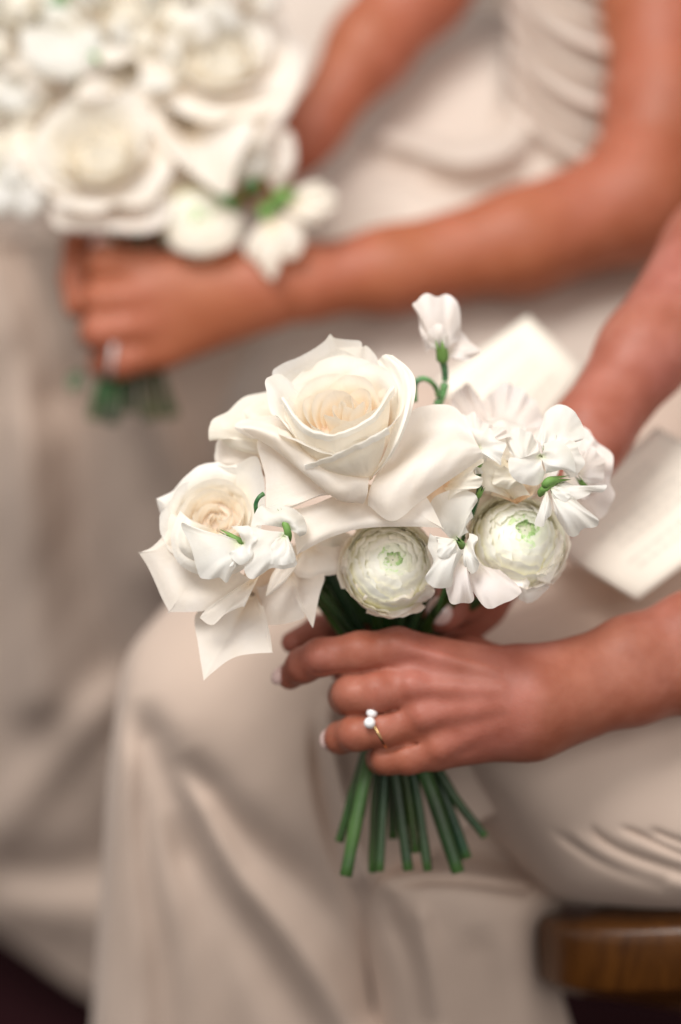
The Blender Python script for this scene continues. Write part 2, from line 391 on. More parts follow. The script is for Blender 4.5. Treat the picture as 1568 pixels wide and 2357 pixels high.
def ranunculus(parent, base, axis, rad=21.0, roll=0.0, seed=0, layers=9, per=7, squash=0.9, lowres=False, open_=0.30, skirt=6):
    """globe of many thin overlapping petals round a green eye; base = centre of the globe"""
    Mf = frame(axis, roll); rr = random.Random(seed); nt, ns = (8, 10) if lowres else (13, 20)
    V, F, C = [], [], []; cnt = 0
    def petal(r, a0, aw, phi0, phi1, k, flr, sd):
        # phi: polar angle from the axis; phi0 rim, phi1 base
        t = np.linspace(0, 1, nt)[:, None]; s = np.linspace(-1, 1, ns)[None]
        ph = phi1 + (phi0 + 0.16 * np.abs(s) ** 2.5 * (1) - phi1) * t
        ph = ph + 0.05 * wob(s * 4 + 0 * t, t, sd) * t + 0.02 * np.sin(s * 13 + sd) * t
        rr_ = r + flr * sstep(.8, 1, t) + 0.35 * wob(s * 3 + 0 * t, t * 2 + 0 * s, sd + 1) + 0.5 * s * t
        az = a0 + aw * s * (0.5 + 0.5 * np.sin(np.pi / 2 * np.minimum(1, 1.5 * t))) / np.maximum(np.sin(ph), 0.42)
        P = np.stack([rr_ * np.sin(ph) * np.cos(az), rr_ * np.sin(ph) * np.sin(az), rr_ * np.cos(ph) * squash], -1)
        return P.reshape(-1, 3), gridfaces(nt, ns), (t + 0 * s).reshape(-1)
    th_ = np.linspace(0.02, 2.4, 14)[:, None]; ph_ = np.linspace(0, 2 * math.pi, 25)[None]; rc = rad * 0.70  # solid inner globe added under the petals so less light is lost between them
    P = np.stack([rc * np.sin(th_) * np.cos(ph_), rc * np.sin(th_) * np.sin(ph_), rc * squash * 0.96 * np.cos(th_) + 0 * ph_], -1).reshape(-1, 3)
    V.append(P); F.append(gridfaces(14, 25)); C.append(np.tile((0.93, 0.94, 0.76), (len(P), 1))); cnt += len(P)
    # green eye
    for i in range(16):
        r = rad * (0.62 + 0.012 * i)
        P, f, t = petal(r, i * 2.4, 0.33, 0.05 + 0.018 * i, 0.95, 0, 0.25, seed + i)
        V.append(P); F.append(f + cnt); C.append(pig('ranin', 0.0 + 0.45 * i / 16 + 0.25 * (1 - t))); cnt += len(P)
    eye = np.array([[math.cos(a) * rad * .07, math.sin(a) * rad * .07, rad * .56] for a in np.linspace(0, 2 * math.pi, 9)[:-1]] + [[0, 0, rad * .50]])
    V.append(eye); F.append(np.array([[j, (j + 1) % 8, 8, 8] for j in range(8)]) + cnt); C.append(np.tile((0.08, 0.2, 0.05), (9, 1))); cnt += 9
    FF = []
    for f in F:
        for q in f.tolist(): FF.append(q[:3] if q[2] == q[3] else q)
    core = mesh('ranunculus', place(np.vstack(V), base, Mf), FF, M_RAN, parent, np.vstack(C))
    for L in range(layers):
        f = L / (layers - 1)
        for k in range(per):
            r = rad * (0.76 + 0.24 * f) + rr.uniform(-.2 - .3 * f, .3 + .5 * f) + 0.08 * k
            ph0 = open_ * (0.78 + 3.3 * f ** 1.1) + rr.uniform(-.04 - .1 * f, .04 + .14 * f)
            P, fc, t = petal(r, (k / per + L * 0.381) * 2 * math.pi + rr.uniform(-.25, .25), 0.68 + rr.uniform(-.12, .15), ph0, ph0 + 1.0 + .3 * (1 - f), k, 0.2 + 1.8 * f * rr.uniform(.2, 1.3), seed + L * 7 + k)
            g = 0.35 + 0.65 * f
            c = pig('ranin', g + 0.7 * t) if f < .25 else pig('ran', 0.1 + 0.9 * t)
            mesh('petal', place(P, base, Mf), fc, M_RAN, core, c, None)
    for k in range(skirt):
        a = k / skirt * 2 * math.pi + rr.uniform(-.3, .3)
        P, fc, t = petal(rad * rr.uniform(.98, 1.07), a, 0.62, 1.45 + rr.uniform(-.15, .2), 2.6, k, rr.uniform(.5, 3.5), seed + 90 + k)
        mesh('petal', place(P, base, Mf), fc, M_RAN, core, pig('outer', 0.3 + .7 * t), None)
    return core

def tube(P, radii, n=10, cap=True):
    P = np.asarray(P, float); m = len(P); radii = np.broadcast_to(np.asarray(radii, float), (m,))
    T = np.gradient(P, axis=0); T /= np.linalg.norm(T, axis=1, keepdims=True) + 1e-9
    up = np.array([0.1, 0.3, 1.0]); V = []
    for i in range(m):
        x = np.cross(T[i], up); x /= np.linalg.norm(x) + 1e-9; y = np.cross(T[i], x)
        a = np.linspace(0, 2 * math.pi, n, endpoint=False)
        V.append(P[i] + radii[i] * (np.cos(a)[:, None] * x + np.sin(a)[:, None] * y))
    V = np.vstack(V); F = []
    for i in range(m - 1):
        for j in range(n):
            a = i * n + j; b = i * n + (j + 1) % n
            F.append([a, b, b + n, a + n])
    if cap: F.append(list(range(n))[::-1]); F.append([(m - 1) * n + j for j in range(n)])
    return V, F
def stem(parent, pts, r, c=(0.045, 0.12, 0.02), n=26, name='stem', endc=None, ridge=0.0, mat=None):
    Q = cr(np.array(pts, float), n)
    V, F = tube(toworld(camp(Q)), np.array([r * 0.001 * (1 + 0.07 * math.sin(i * 0.5 + r * 9) + 0.22 * math.exp(-((i - n * (.62 + .3 * math.sin(r * 7 + pts[-1][0])) ) / 0.8) ** 2)) * (1.08 - 0.16 * i / n) for i in range(n)]), 12)
    cc = np.tile(c, (len(V), 1)).astype(float)
    t = np.repeat(np.linspace(0, 1, n), 12)[:, None]
    cc = cc * (0.9 + 0.5 * wob(t * 5, t, r + pts[-1][0])) * (1 + np.array([0.5, 0.12, 0.1]) * wob(t * 3, t + 1, r * 3 + pts[-1][0])); cc = np.clip(cc, 0.003, 1)
    if endc is not None: cc[-12:] = endc
    return mesh(name, V, F, mat or M_STEM, parent, cc)

def calyx(parent, pts, r, name='sweet_pea'):
    """short green cup with pointed lobes, axis along pts"""
    Q = cr(np.array(pts, float), 9); P = toworld(camp(Q))
    rad = np.array([.35, .6, .8, .85, .85, .85, .8, .75, .7]) * r * .001
    V, F = tube(P, rad, 10)
    d = P[-1] - P[-3]; ring = V[-10:]; V = V.copy()
    V[-10::2] = ring[::2] + d * 2.8
    return mesh(name, V, F, M_GREEN, parent, pig('green', np.linspace(.2, 1, len(V))))

# =================================================================== SKIN: signed distance bodies -> one continuous surface
def smin(a, b, k):
    h = np.clip(0.5 + 0.5 * (b - a) / k, 0, 1); return b * (1 - h) + a * h - k * h * (1 - h)
def cone(X, a, b, ra, rb, sq=None):
    ab = b - a; L = (ab * ab).sum() + 1e-12
    w = X - a; h = np.clip((w @ ab) / L, 0, 1)
    q = w - h[..., None] * ab
    return np.sqrt((q * q).sum(-1)) - (ra + (rb - ra) * h)
def pt(u, v, z, r): return (camp([u, v, z]).astype(np.float32), r * 0.001)
def chain(X, pts, k=0.003):
    d = None
    for (a, ra), (b, rb) in zip(pts[:-1], pts[1:]):
        e = cone(X, a, b, ra, rb); d = e if d is None else smin(d, e, k)
    return d
def nets(fun, lo, hi, h):
    """naive surface nets of fun<0 in box lo..hi; returns camera-space verts, quads"""
    n = np.ceil((np.array(hi) - np.array(lo)) / h).astype(int) + 1
    ax = [np.float32(lo[i]) + np.arange(n[i], dtype=np.float32) * np.float32(h) for i in range(3)]
    D = np.empty(n, np.float32)
    for i in range(0, n[0], 24):
        g = np.stack(np.meshgrid(ax[0][i:i + 24], ax[1], ax[2], indexing='ij'), -1)
        D[i:i + 24] = fun(g)
    ins = D < 0
    def sl(dx, dy, dz, A): return A[dx:A.shape[0] - 1 + dx, dy:A.shape[1] - 1 + dy, dz:A.shape[2] - 1 + dz]
    cnt = sum(sl(a, b, c, ins).astype(np.int8) for a in (0, 1) for b in (0, 1) for c in (0, 1))
    act = (cnt > 0) & (cnt < 8)
    I = np.argwhere(act); idx = -np.ones(act.shape, int); idx[act] = np.arange(len(I))
    acc = np.zeros((len(I), 3)); num = np.zeros(len(I))
    cr_ = [(0, 0, 0), (1, 0, 0), (0, 1, 0), (1, 1, 0), (0, 0, 1), (1, 0, 1), (0, 1, 1), (1, 1, 1)]
    for a in cr_:
        for k in range(3):
            if a[k] == 0:
                b = list(a); b[k] = 1
                da = D[I[:, 0] + a[0], I[:, 1] + a[1], I[:, 2] + a[2]]; db = D[I[:, 0] + b[0], I[:, 1] + b[1], I[:, 2] + b[2]]
                m = (da < 0) != (db < 0)
                t = np.where(m, da / np.where(m, da - db, 1), 0)
                p = np.tile(np.array(a, float), (len(I), 1)); p[:, k] = t
                acc += p * m[:, None]; num += m
    V = (I + acc / num[:, None]) * h + np.array(lo)
    Q = []
    for k in range(3):
        o = [(1, 0, 0), (0, 1, 0), (0, 0, 1)][k]; u, w = [(1, 2), (2, 0), (0, 1)][k]
        A = ins[:ins.shape[0] - o[0], :ins.shape[1] - o[1], :ins.shape[2] - o[2]]
        B = ins[o[0]:, o[1]:, o[2]:]
        E = np.argwhere(A != B)
        mk = (E[:, u] > 0) & (E[:, w] > 0) & (E[:, u] < act.shape[u]) & (E[:, w] < act.shape[w]) & (E[:, k] < act.shape[k])
        E = E[mk]
        def cell(du, dw):
            c = E.copy(); c[:, u] -= du; c[:, w] -= dw; return idx[c[:, 0], c[:, 1], c[:, 2]]
        q = np.stack([cell(1, 1), cell(0, 1), cell(0, 0), cell(1, 0)], -1)
        fl = ~A[E[:, 0], E[:, 1], E[:, 2]]
        q[fl] = q[fl][:, ::-1]
        Q.append(q[(q >= 0).all(1)])
    return V, np.vstack(Q)
def bounds(pts, pad):
    P = np.array([p for p, r in pts]); r = max(r for p, r in pts)
    return P.min(0) - r - pad, P.max(0) + r + pad

def body_mesh(name, chunks, mat, parent):
    V, F, c = [], [], 0
    for v, f in chunks:
        V.append(toworld(v)); F.append(f + c); c += len(v)
    return mesh(name, np.vstack(V), np.vstack(F), mat, parent)

# =================================================================== NEAR WOMAN
near = empty('person', wp(1500, 2000, -250), 'woman in front in champagne dress, ringed hand gripping the sharp bouquet stems', 'person')

palm = [[pt(1215, 1590, -52, 17), pt(918, 1493, -47, 9.5)], [pt(1215, 1600, -48, 17), pt(938, 1582, -45, 10)],
        [pt(1215, 1625, -48, 17), pt(965, 1656, -45, 9.8)], [pt(1215, 1660, -52, 16), pt(1003, 1727, -48, 9.2)]]
fore = [[pt(1230, 1580, -55, 16), pt(1330, 1552, -58, 15.5), pt(1450, 1510, -64, 17.5), pt(1600, 1462, -72, 20), pt(1900, 1400, -95, 26)],
        [pt(1220, 1655, -55, 15), pt(1330, 1618, -58, 15.5), pt(1450, 1578, -64, 17.5), pt(1600, 1535, -74, 20.5), pt(1900, 1480, -98, 28)]]
index_f = [pt(918, 1492, -45, 9.3), pt(830, 1500, -42, 9.2), pt(738, 1512, -44, 8.6), pt(700, 1530, -52, 8.0), pt(668, 1556, -62, 6.4)]
middle_f = [pt(938, 1582, -44, 9.8), pt(870, 1592, -40, 9.8), pt(812, 1597, -44, 9.4), pt(800, 1602, -60, 8.6), pt(850, 1612, -84, 8)]
ring_f = [pt(965, 1655, -44, 9.3), pt(885, 1676, -41, 8.2), pt(820, 1686, -44, 8.2), pt(785, 1697, -54, 7.2), pt(776, 1705, -64, 6.4)]
pinky_f = [pt(1003, 1726, -46, 8.8), pt(940, 1742, -44, 7.8), pt(892, 1743, -48, 7.6), pt(880, 1745, -62, 7), pt(920, 1745, -82, 6.5)]
thumb_f = [pt(1180, 1560, -66, 14), pt(1080, 1520, -88, 11), pt(1000, 1500, -100, 9)]
knobs = [(906, 1480, -39, 5.0), (946, 1580, -35.2, 4.0), (972, 1648, -35.2, 4.0), (1012, 1722, -38.6, 3.8), (1296, 1634, -45, 7.5),
         (735, 1512, -37.5, 3.0), (810, 1597, -37, 3.4), (818, 1686, -38, 2.6)]
tend = [((915, 1485, -37), (1130, 1545, -33.5)), ((948, 1578, -34.8), (1150, 1590, -30.5)), ((975, 1650, -35.0), (1150, 1622, -31)), ((1015, 1720, -38.5), (1150, 1660, -35))]
def right_hand(X):
    pm = None
    for c in palm:
        d = chain(X, c); pm = d if pm is None else smin(pm, d, 0.013)
    fo = smin(chain(X, fore[0], 0.01), chain(X, fore[1], 0.01), 0.012)
    pm = smin(pm, fo, 0.014)
    for (u, v, z, r) in knobs:
        c, rr_ = pt(u, v, z, r); pm = smin(pm, np.sqrt(((X - c) ** 2).sum(-1)) - rr_, 0.008)
    for a, b in tend:
        pm = smin(pm, cone(X, pt(*a, 1)[0], pt(*b, 1)[0], 0.0010, 0.0004), 0.007)
    pm = smin(pm, chain(X, thumb_f, 0.006), 0.010)
    D = None
    for f in (index_f, middle_f, ring_f, pinky_f):
        d = smin(chain(X, f, 0.004), pm, 0.0045)
        D = d if D is None else smin(D, d, 0.0007)
    for (u0, v0, z0, u1, v1, z1, rr_) in ((725, 1556, -38, 878, 1539, -37, 1.1), (800, 1650, -38, 915, 1632, -36.5, 1.0), (872, 1731, -40, 975, 1709, -38.5, 1.0)):
        D = -smin(-D, cone(X, pt(u0, v0, z0, 1)[0], pt(u1, v1, z1, 1)[0], rr_ * .001, 0.0002), 0.0025)
    # skin creases between knuckle and finger joints
    for (u0, v0, u1, v1, z, a) in ((728, 1488, 734, 1536, -36, 1), (746, 1490, 752, 1538, -36, 1), (800, 1572, 806, 1622, -35, 1), (822, 1572, 828, 1622, -34.5, 1),
                                   (808, 1664, 814, 1706, -37, 1), (826, 1664, 830, 1706, -37, 1)):
        D = -smin(-D, cone(X, pt(u0, v0, z, 1)[0], pt(u1, v1, z, 1)[0], 0.0001, 0.0001), 0.0010)
    return D
allp = sum(palm, []) + fore[0][:4] + fore[1][:4] + index_f + middle_f + ring_f + pinky_f + thumb_f
lo, hi = bounds(allp, 0.004)
hi[0] = camp([1600, 1500, -70])[0]
ch1 = nets(right_hand, lo, hi, 0.0011)
def right_far(X): return smin(chain(X, [pt(1590, 1462, -72, 20), pt(1900, 1400, -95, 26), pt(2350, 1150, -180, 33), pt(2350, 300, -330, 40), pt(2300, -300, -420, 50)], 0.01),
                              chain(X, [pt(1590, 1535, -74, 20.5), pt(1900, 1480, -98, 28), pt(2350, 1200, -180, 33)], .01), 0.012)
ch2 = nets(right_far, camp([1578, 1500, -70]) * [1, 0, 0] + [0, -0.15, -1.95], [0.50, 0.5, -1.17], 0.006)

l_arm = [pt(1060, 1390, -112, 13), pt(1160, 1285, -112, 17), pt(1245, 1170, -112, 17.5), pt(1356, 1000, -120, 19), pt(1484, 812, -145, 22.5), pt(1655, 590, -185, 29), pt(1850, 330, -235, 38)]
l_arm2 = [pt(1850, 330, -235, 38), pt(2050, -200, -330, 42), pt(2200, -560, -420, 55)]
l_palm = [[pt(1090, 1350, -112, 14), pt(960, 1400, -115, 10)], [pt(1090, 1370, -115, 14), pt(960, 1460, -112, 10)], [pt(1100, 1390, -115, 13), pt(970, 1520, -112, 10)]]
l_fing = [[pt(960, 1400, -115, 9), pt(830, 1430, -112, 8), pt(735, 1452, -98, 7.5), pt(672, 1478, -84, 5.6)],
          [pt(960, 1460, -112, 9), pt(850, 1500, -110, 8), pt(790, 1540, -100, 7)],
          [pt(970, 1520, -112, 9), pt(870, 1580, -108, 8), pt(830, 1620, -100, 7)]]
l_thumb = [pt(1100, 1360, -108, 12), pt(1062, 1385, -96, 9.5), pt(1022, 1410, -84, 8.6), pt(1012, 1418, -82, 8)]
def left_hand(X):
    pm = chain(X, l_arm, .01)
    for c in l_palm: pm = smin(pm, chain(X, c), .008)
    D = smin(chain(X, l_thumb, .004), pm, .006)
    for f in l_fing: D = smin(D, smin(chain(X, f, .004), pm, .005), .0008)
    return D
lo, hi = bounds(l_arm + l_thumb + sum(l_fing, []), 0.004)
ch3 = nets(left_hand, lo, hi, 0.0024)
lo, hi = bounds(l_arm2, 0.004)
ch4 = nets(lambda X: chain(X, l_arm2, .01), lo, hi, 0.007)
body = body_mesh('body', [ch1, ch2, ch3, ch4], M_SKIN, near)

def ellipsoid(name, c, ax, ang, mat, parent, n=10, tilt=0.0):
    """c photo coords; ax (mm) half axes along image x, y, depth; ang rotates in the image plane"""
    th = np.linspace(0, math.pi, n)[:, None]; ph = np.linspace(0, 2 * math.pi, 2 * n + 1)[None]
    P = np.stack([ax[0] * np.sin(th) * np.cos(ph), ax[1] * np.sin(th) * np.sin(ph), ax[2] * np.cos(th) + 0 * ph], -1)
    ct, st = math.cos(tilt), math.sin(tilt)
    P = P @ np.array([[ct, 0, st], [0, 1, 0], [-st, 0, ct]]).T
    ca, sa = math.cos(ang), math.sin(ang)
    P = P @ np.array([[ca, -sa, 0], [sa, ca, 0], [0, 0, 1]]).T
    return mesh(name, toworld(camp(c) + P.reshape(-1, 3) / 1000), gridfaces(n, 2 * n + 1), mat, parent)
ellipsoid('fingernail', (644, 1553, -60), (3.6, 5.2, 3.4), R(-35), M_NAIL, body, tilt=R(20))
ellipsoid('fingernail', (752, 1701, -61), (3.4, 5.0, 3.6), R(-8), M_NAIL, body, tilt=R(20))
ellipsoid('fingernail', (1011, 1406, -74.5), (6.4, 7.2, 2.2), R(30), M_NAIL, body)

# ring: gold band round the ring finger with two pearls
fc = camp([868, 1680, -42]); fd = camp([820, 1686, -44]) - camp([965, 1655, -44]); fd /= np.linalg.norm(fd)
tiltv = fd + np.array([0.0, -0.34, 0.0]); tiltv /= np.linalg.norm(tiltv)
xa = np.cross(tiltv, [0, 0, 1]); xa /= np.linalg.norm(xa); ya = np.cross(tiltv, xa)
aa = np.linspace(0, 2 * math.pi, 41)
rg = np.array([fc + 0.0091 * (math.cos(a) * xa * 1.0 + math.sin(a) * ya) for a in aa])
V, F = tube(toworld(rg), 0.00085, 10, cap=False)
ringo = mesh('ring', V, F, M_GOLD, near)
ringo['label'] = 'thin gold ring with two pearls'
ellipsoid('pearl', (856, 1640, -35.5), (2.7, 2.7, 2.7), 0, M_PEARL, ringo, 12)
ellipsoid('pearl', (851, 1663, -31.0), (2.8, 2.8, 2.8), 0, M_PEARL, ringo, 12)

# ------------------------------------------------------------------ cloth
def foldfield(U, Vv, folds):
    Z = np.zeros_like(U)
    for pts, w, amp in folds:
        Q = cr(np.array(pts, float), 24)[:, :2]
        d = np.full(U.shape, 1e12); tt = np.zeros_like(U)
        for i in range(23):
            ax, ay = Q[i]; bx, by = Q[i + 1] - Q[i]; L = bx * bx + by * by
            h = np.clip(((U - ax) * bx + (Vv - ay) * by) / L, 0, 1)
            e = (U - ax - h * bx) ** 2 + (Vv - ay - h * by) ** 2
            m = e < d; d = np.where(m, e, d); tt = np.where(m, (i + h) / 23, tt)
        ww = w * (0.7 + 0.6 * tt)
        Z += amp * np.exp(-d / (ww * ww)) * sstep(0, .25, tt + .03)
    return Z
def sheet(rows, nr, nc, folds=(), seed=0, amp=0.0, freq=1.0):
    G = patch(rows, nr, nc)
    G[..., 2] += foldfield(G[..., 0], G[..., 1], folds)
    if amp: G[..., 2] += amp * wob(G[..., 0] / 160 * freq, G[..., 1] / 160 * freq, seed)
    return toworld(camp(G)).reshape(-1, 3), gridfaces(nr, nc)
def cloth(name, sheets, mat, parent, thick=0.0012):
    V, F, c = [], [], 0
    for v, f in sheets: V.append(v); F.append(f + c); c += len(v)
    return mesh(name, np.vstack(V), np.vstack(F), mat, parent, thick=thick)

# knee and hanging skirt of the near woman
s1 = sheet([
    [(700, 900, -420), (780, 880, -330), (950, 880, -300), (1150, 880, -300), (1400, 880, -310), (1700, 860, -330)],
    [(560, 1120, -330), (640, 1080, -260), (850, 1080, -235), (1120, 1080, -235), (1400, 1080, -240), (1700, 1060, -260)],
    [(410, 1360, -270), (470, 1320, -215), (680, 1290, -182), (1000, 1290, -178), (1400, 1290, -180), (1700, 1270, -190)],
    [(300, 1500, -225), (345, 1490, -182), (520, 1480, -152), (860, 1480, -140), (1300, 1480, -142), (1700, 1470, -150)],
    [(268, 1640, -215), (305, 1640, -172), (450, 1640, -146), (700, 1640, -132), (1050, 1680, -124), (1600, 1700, -130)],
    [(250, 1800, -225), (285, 1800, -185), (430, 1800, -160), (640, 1800, -140), (860, 1830, -132), (1120, 1880, -142)],
    [(238, 2000, -250), (275, 2000, -210), (430, 2000, -185), (640, 2000, -165), (830, 2000, -156), (960, 2010, -178)],
    [(224, 2200, -275), (265, 2200, -235), (430, 2200, -212), (640, 2200, -195), (800, 2200, -188), (900, 2200, -210)],
    [(206, 2480, -310), (255, 2480, -270), (430, 2480, -250), (640, 2480, -238), (820, 2480, -232), (980, 2480, -255)],
], 170, 150, folds=[
    ([(318, 1600), (340, 1680), (374, 1765), (432, 1910), (520, 2066), (624, 2222), (740, 2400)], 56, -15),
    ([(430, 1720), (470, 1800), (520, 1874), (598, 1952), (702, 2040), (790, 2144), (860, 2300)], 54, -13),
    ([(400, 1760), (468, 1858), (546, 2014), (650, 2144), (760, 2300), (820, 2420)], 34, 9),
    ([(318, 1680), (330, 1900), (345, 2050), (375, 2222), (390, 2450)], 34, -9),
    ([(292, 1680), (305, 1850), (318, 2100), (322, 2400)], 32, 3),
    ([(390, 1860), (430, 2000), (480, 2160), (520, 2300), (560, 2480)], 50, -7),
    ([(752, 1600), (768, 1750), (805, 1900), (840, 2010)], 22, 14),
    ([(725, 1640), (738, 1800), (775, 1950), (830, 2100), (890, 2300)], 22, -10),
], seed=2, amp=0.6)
# thigh seen from the side
s2 = sheet([
    [(1000, 1420, -175), (1150, 1410, -160), (1350, 1400, -155), (1560, 1390, -155), (1800, 1380, -160)],
    [(940, 1560, -150), (1100, 1560, -122), (1350, 1560, -112), (1560, 1560, -112), (1800, 1560, -118)],
    [(985, 1720, -160), (1110, 1720, -112), (1330, 1720, -92), (1560, 1720, -90), (1800, 1720, -96)],
    [(1075, 1850, -170), (1190, 1850, -112), (1350, 1850, -90), (1560, 1850, -86), (1800, 1850, -92)],
    [(1170, 1960, -180), (1260, 1965, -120), (1390, 1970, -98), (1560, 1975, -93), (1800, 1980, -98)],
    [(1235, 2040, -192), (1310, 2050, -140), (1420, 2055, -118), (1570, 2065, -112), (1800, 2072, -116)],
    [(1270, 2078, -205), (1340, 2086, -180), (1430, 2092, -162), (1575, 2102, -155), (1800, 2108, -160)],
], 110, 130, folds=[
    ([(1265, 1905), (1340, 1955), (1420, 1995), (1520, 2030)], 15, -3.2),
    ([(1355, 1895), (1385, 1930), (1450, 1965), (1570, 2005), (1700, 2040)], 14, -4),
    ([(1420, 1900), (1480, 1925), (1570, 1965), (1700, 2000)], 10, -3.5),
    ([(1490, 1905), (1560, 1935), (1700, 1985)], 9, -3.5),
    ([(1310, 1900), (1370, 1960), (1470, 2010), (1600, 2050)], 14, 1.5),
], seed=5, amp=0.5)
# cloth hanging behind the shin, under the thigh
s3 = sheet([
    [(760, 1800, -200), (900, 1800, -178), (1050, 1800, -176), (1200, 1820, -190), (1420, 1860, -225)],
    [(780, 1940, -212), (900, 1950, -188), (1050, 1950, -186), (1200, 1975, -196), (1380, 2000, -198)],
    [(800, 2030, -191), (900, 2035, -156), (1050, 2035, -152), (1200, 2060, -162), (1300, 2080, -191)],
    [(830, 2150, -206), (930, 2150, -166), (1060, 2150, -156), (1190, 2150, -162), (1262, 2150, -201)],
    [(860, 2280, -221), (960, 2280, -181), (1080, 2280, -171), (1200, 2280, -178), (1290, 2280, -216)],
    [(880, 2480, -246), (990, 2480, -211), (1110, 2480, -201), (1230, 2480, -208), (1350, 2480, -251)],
], 80, 80, folds=[
    ([(880, 2030), (905, 2110), (950, 2220), (980, 2350)], 26, -8),
    ([(960, 2060), (985, 2200), (1010, 2400)], 30, 8),
    ([(1090, 2120), (1120, 2290), (1130, 2450)], 60, -6),
    ([(900, 2038), (1050, 2030), (1200, 2050)], 9, -7),
], seed=8, amp=0.6)
# bodice and hip side of the near dress, right of the picture's edge
s4 = sheet([
    [(2000, -500, -560), (2300, -500, -380), (2700, -500, -420)],
    [(1780, 600, -420), (2150, 600, -250), (2700, 600, -300)],
    [(1720, 1380, -330), (2100, 1380, -150), (2700, 1380, -220)],
    [(1780, 2050, -300), (2100, 2080, -130), (2700, 2080, -200)],
], 30, 30, seed=9, amp=5)
cloth('dress', [s1, s2, s3, s4], M_DRESS, near)

# =================================================================== FAR WOMAN
far = empty('person', wp(1300, 800, -500), 'seated woman behind in a pale gathered dress, holding the blurred bouquet at upper left', 'person')
Zh = -335
f_palm = [[pt(600, 640, Zh - 5, 19), pt(330, 622, Zh + 2, 12)], [pt(600, 655, Zh - 2, 19), pt(335, 680, Zh + 5, 13)],
          [pt(600, 670, Zh - 2, 18), pt(350, 745, Zh + 4, 12)], [pt(600, 690, Zh - 4, 17), pt(375, 805, Zh, 11)]]
f_fore = [pt(600, 662, Zh - 5, 20), pt(700, 650, Zh - 8, 20), pt(900, 622, Zh - 12, 23.5), pt(1200, 556, Zh - 22, 29.5), pt(1480, 455, Zh - 40, 34)]
f_up = [pt(1480, 455, Zh - 40, 34), pt(1535, 250, Zh - 60, 35), pt(1525, 0, Zh - 80, 36), pt(1500, -300, Zh - 110, 40)]
f_fing = [[pt(330, 622, Zh + 2, 11.5), pt(240, 608, Zh + 4, 11), pt(222, 640, Zh - 16, 10), pt(300, 650, Zh - 40, 9)],
          [pt(335, 680, Zh + 5, 12), pt(238, 690, Zh + 6, 11), pt(225, 700, Zh - 16, 10), pt(300, 700, Zh - 40, 9)],
          [pt(350, 745, Zh + 4, 11.5), pt(232, 762, Zh + 6, 10.5), pt(220, 768, Zh - 16, 9), pt(300, 760, Zh - 40, 9)],
          [pt(375, 805, Zh, 10.5), pt(275, 832, Zh + 2, 9.5), pt(238, 836, Zh - 12, 8), pt(300, 830, Zh - 36, 8)]]
f_extra = [pt(172, 560, Zh - 20, 7.5), pt(170, 640, Zh - 14, 8), pt(178, 705, Zh - 10, 7.5)]
f_extra2 = [pt(172, 560, Zh - 20, 7.5), pt(260, 560, Zh - 45, 9), pt(420, 520, Zh - 70, 12), pt(700, 345, Zh - 95, 15)]
f_arm = [pt(690, 350, Zh - 92, 15), pt(725, 290, Zh - 96, 17), pt(850, 110, Zh - 110, 25), pt(965, -30, Zh - 125, 30), pt(1120, -260, Zh - 150, 36)]
def far_hand(X):
    pm = chain(X, f_fore, .012)
    for c in f_palm: pm = smin(pm, chain(X, c), .009)
    pm = smin(pm, chain(X, f_up, .012), .016)
    D = smin(chain(X, f_extra, .004), 1e-3 + chain(X, f_extra2, .005), .003)
    for f in f_fing: D = smin(D, smin(chain(X, f, .005), pm, .005), .0009)
    return D
lo, hi = bounds(sum(f_palm, []) + f_fore + sum(f_fing, []) + f_extra2, .004)
fa = nets(far_hand, lo, hi, .003)
lo, hi = bounds(f_up, .004)
lo2, hi2 = bounds(f_arm, .004)
fb = nets(lambda X: chain(X, f_up, .012), lo, hi, .006)
fc_ = nets(lambda X: chain(X, f_arm, .012), lo2, hi2, .004)
fbody = body_mesh('body', [fa, fb, fc_], M_SKIN2, far)
ellipsoid('fingernail', (236, 562, Zh + 2), (6, 5, 2.5), 0, M_NAIL, fbody)
V, F = tube(toworld(np.array([camp([262, 822, Zh + 3]) + 0.0108 * np.array([0.15 * math.cos(a), math.cos(a), math.sin(a)]) for a in np.linspace(0, 2 * math.pi, 25)])), .0016, 8, cap=False)
r2 = mesh('ring', V, F, simple('silver', (.6, .6, .6), .6, 0.6), far)

t1 = sheet([
    [(600, -80, -620), (800, -60, -600), (1000, 0, -570), (1150, 30, -545), (1300, 40, -520), (1500, 40, -520)],
    [(560, 120, -600), (760, 110, -560), (960, 110, -520), (1120, 120, -500), (1280, 160, -490), (1500, 160, -490)],
    [(500, 300, -560), (720, 290, -510), (940, 290, -470), (1120, 290, -450), (1280, 320, -455), (1500, 320, -460)],
    [(420, 460, -520), (680, 450, -460), (940, 450, -425), (1120, 450, -415), (1300, 460, -420), (1550, 460, -430)],
    [(380, 640, -540), (620, 640, -435), (900, 640, -395), (1150, 640, -385), (1350, 640, -390), (1650, 640, -400)],
    [(420, 820, -540), (560, 820, -430), (850, 820, -372), (1150, 820, -362), (1350, 820, -365), (1700, 820, -370)],
    [(400, 1000, -560), (540, 1000, -430), (800, 1000, -362), (1150, 1000, -352), (1350, 1000, -355), (1700, 1000, -360)],
    [(380, 1300, -580), (520, 1300, -450), (800, 1300, -372), (1150, 1300, -362), (1350, 1300, -365), (1700, 1300, -370)],
], 100, 100, folds=[
    ([(830, 300), (950, 340), (1060, 370), (1160, 350), (1200, 300)], 26, 26),
    ([(780, 330), (920, 400), (1060, 440), (1200, 430)], 26, -12),
    ([(1120, 80), (1000, 160), (900, 250)], 34, 10),
    ([(1000, 380), (900, 450), (760, 500)], 30, 8),
    ([(1180, 60), (1180, 180), (1170, 300)], 22, -16),
], seed=4, amp=1.5)
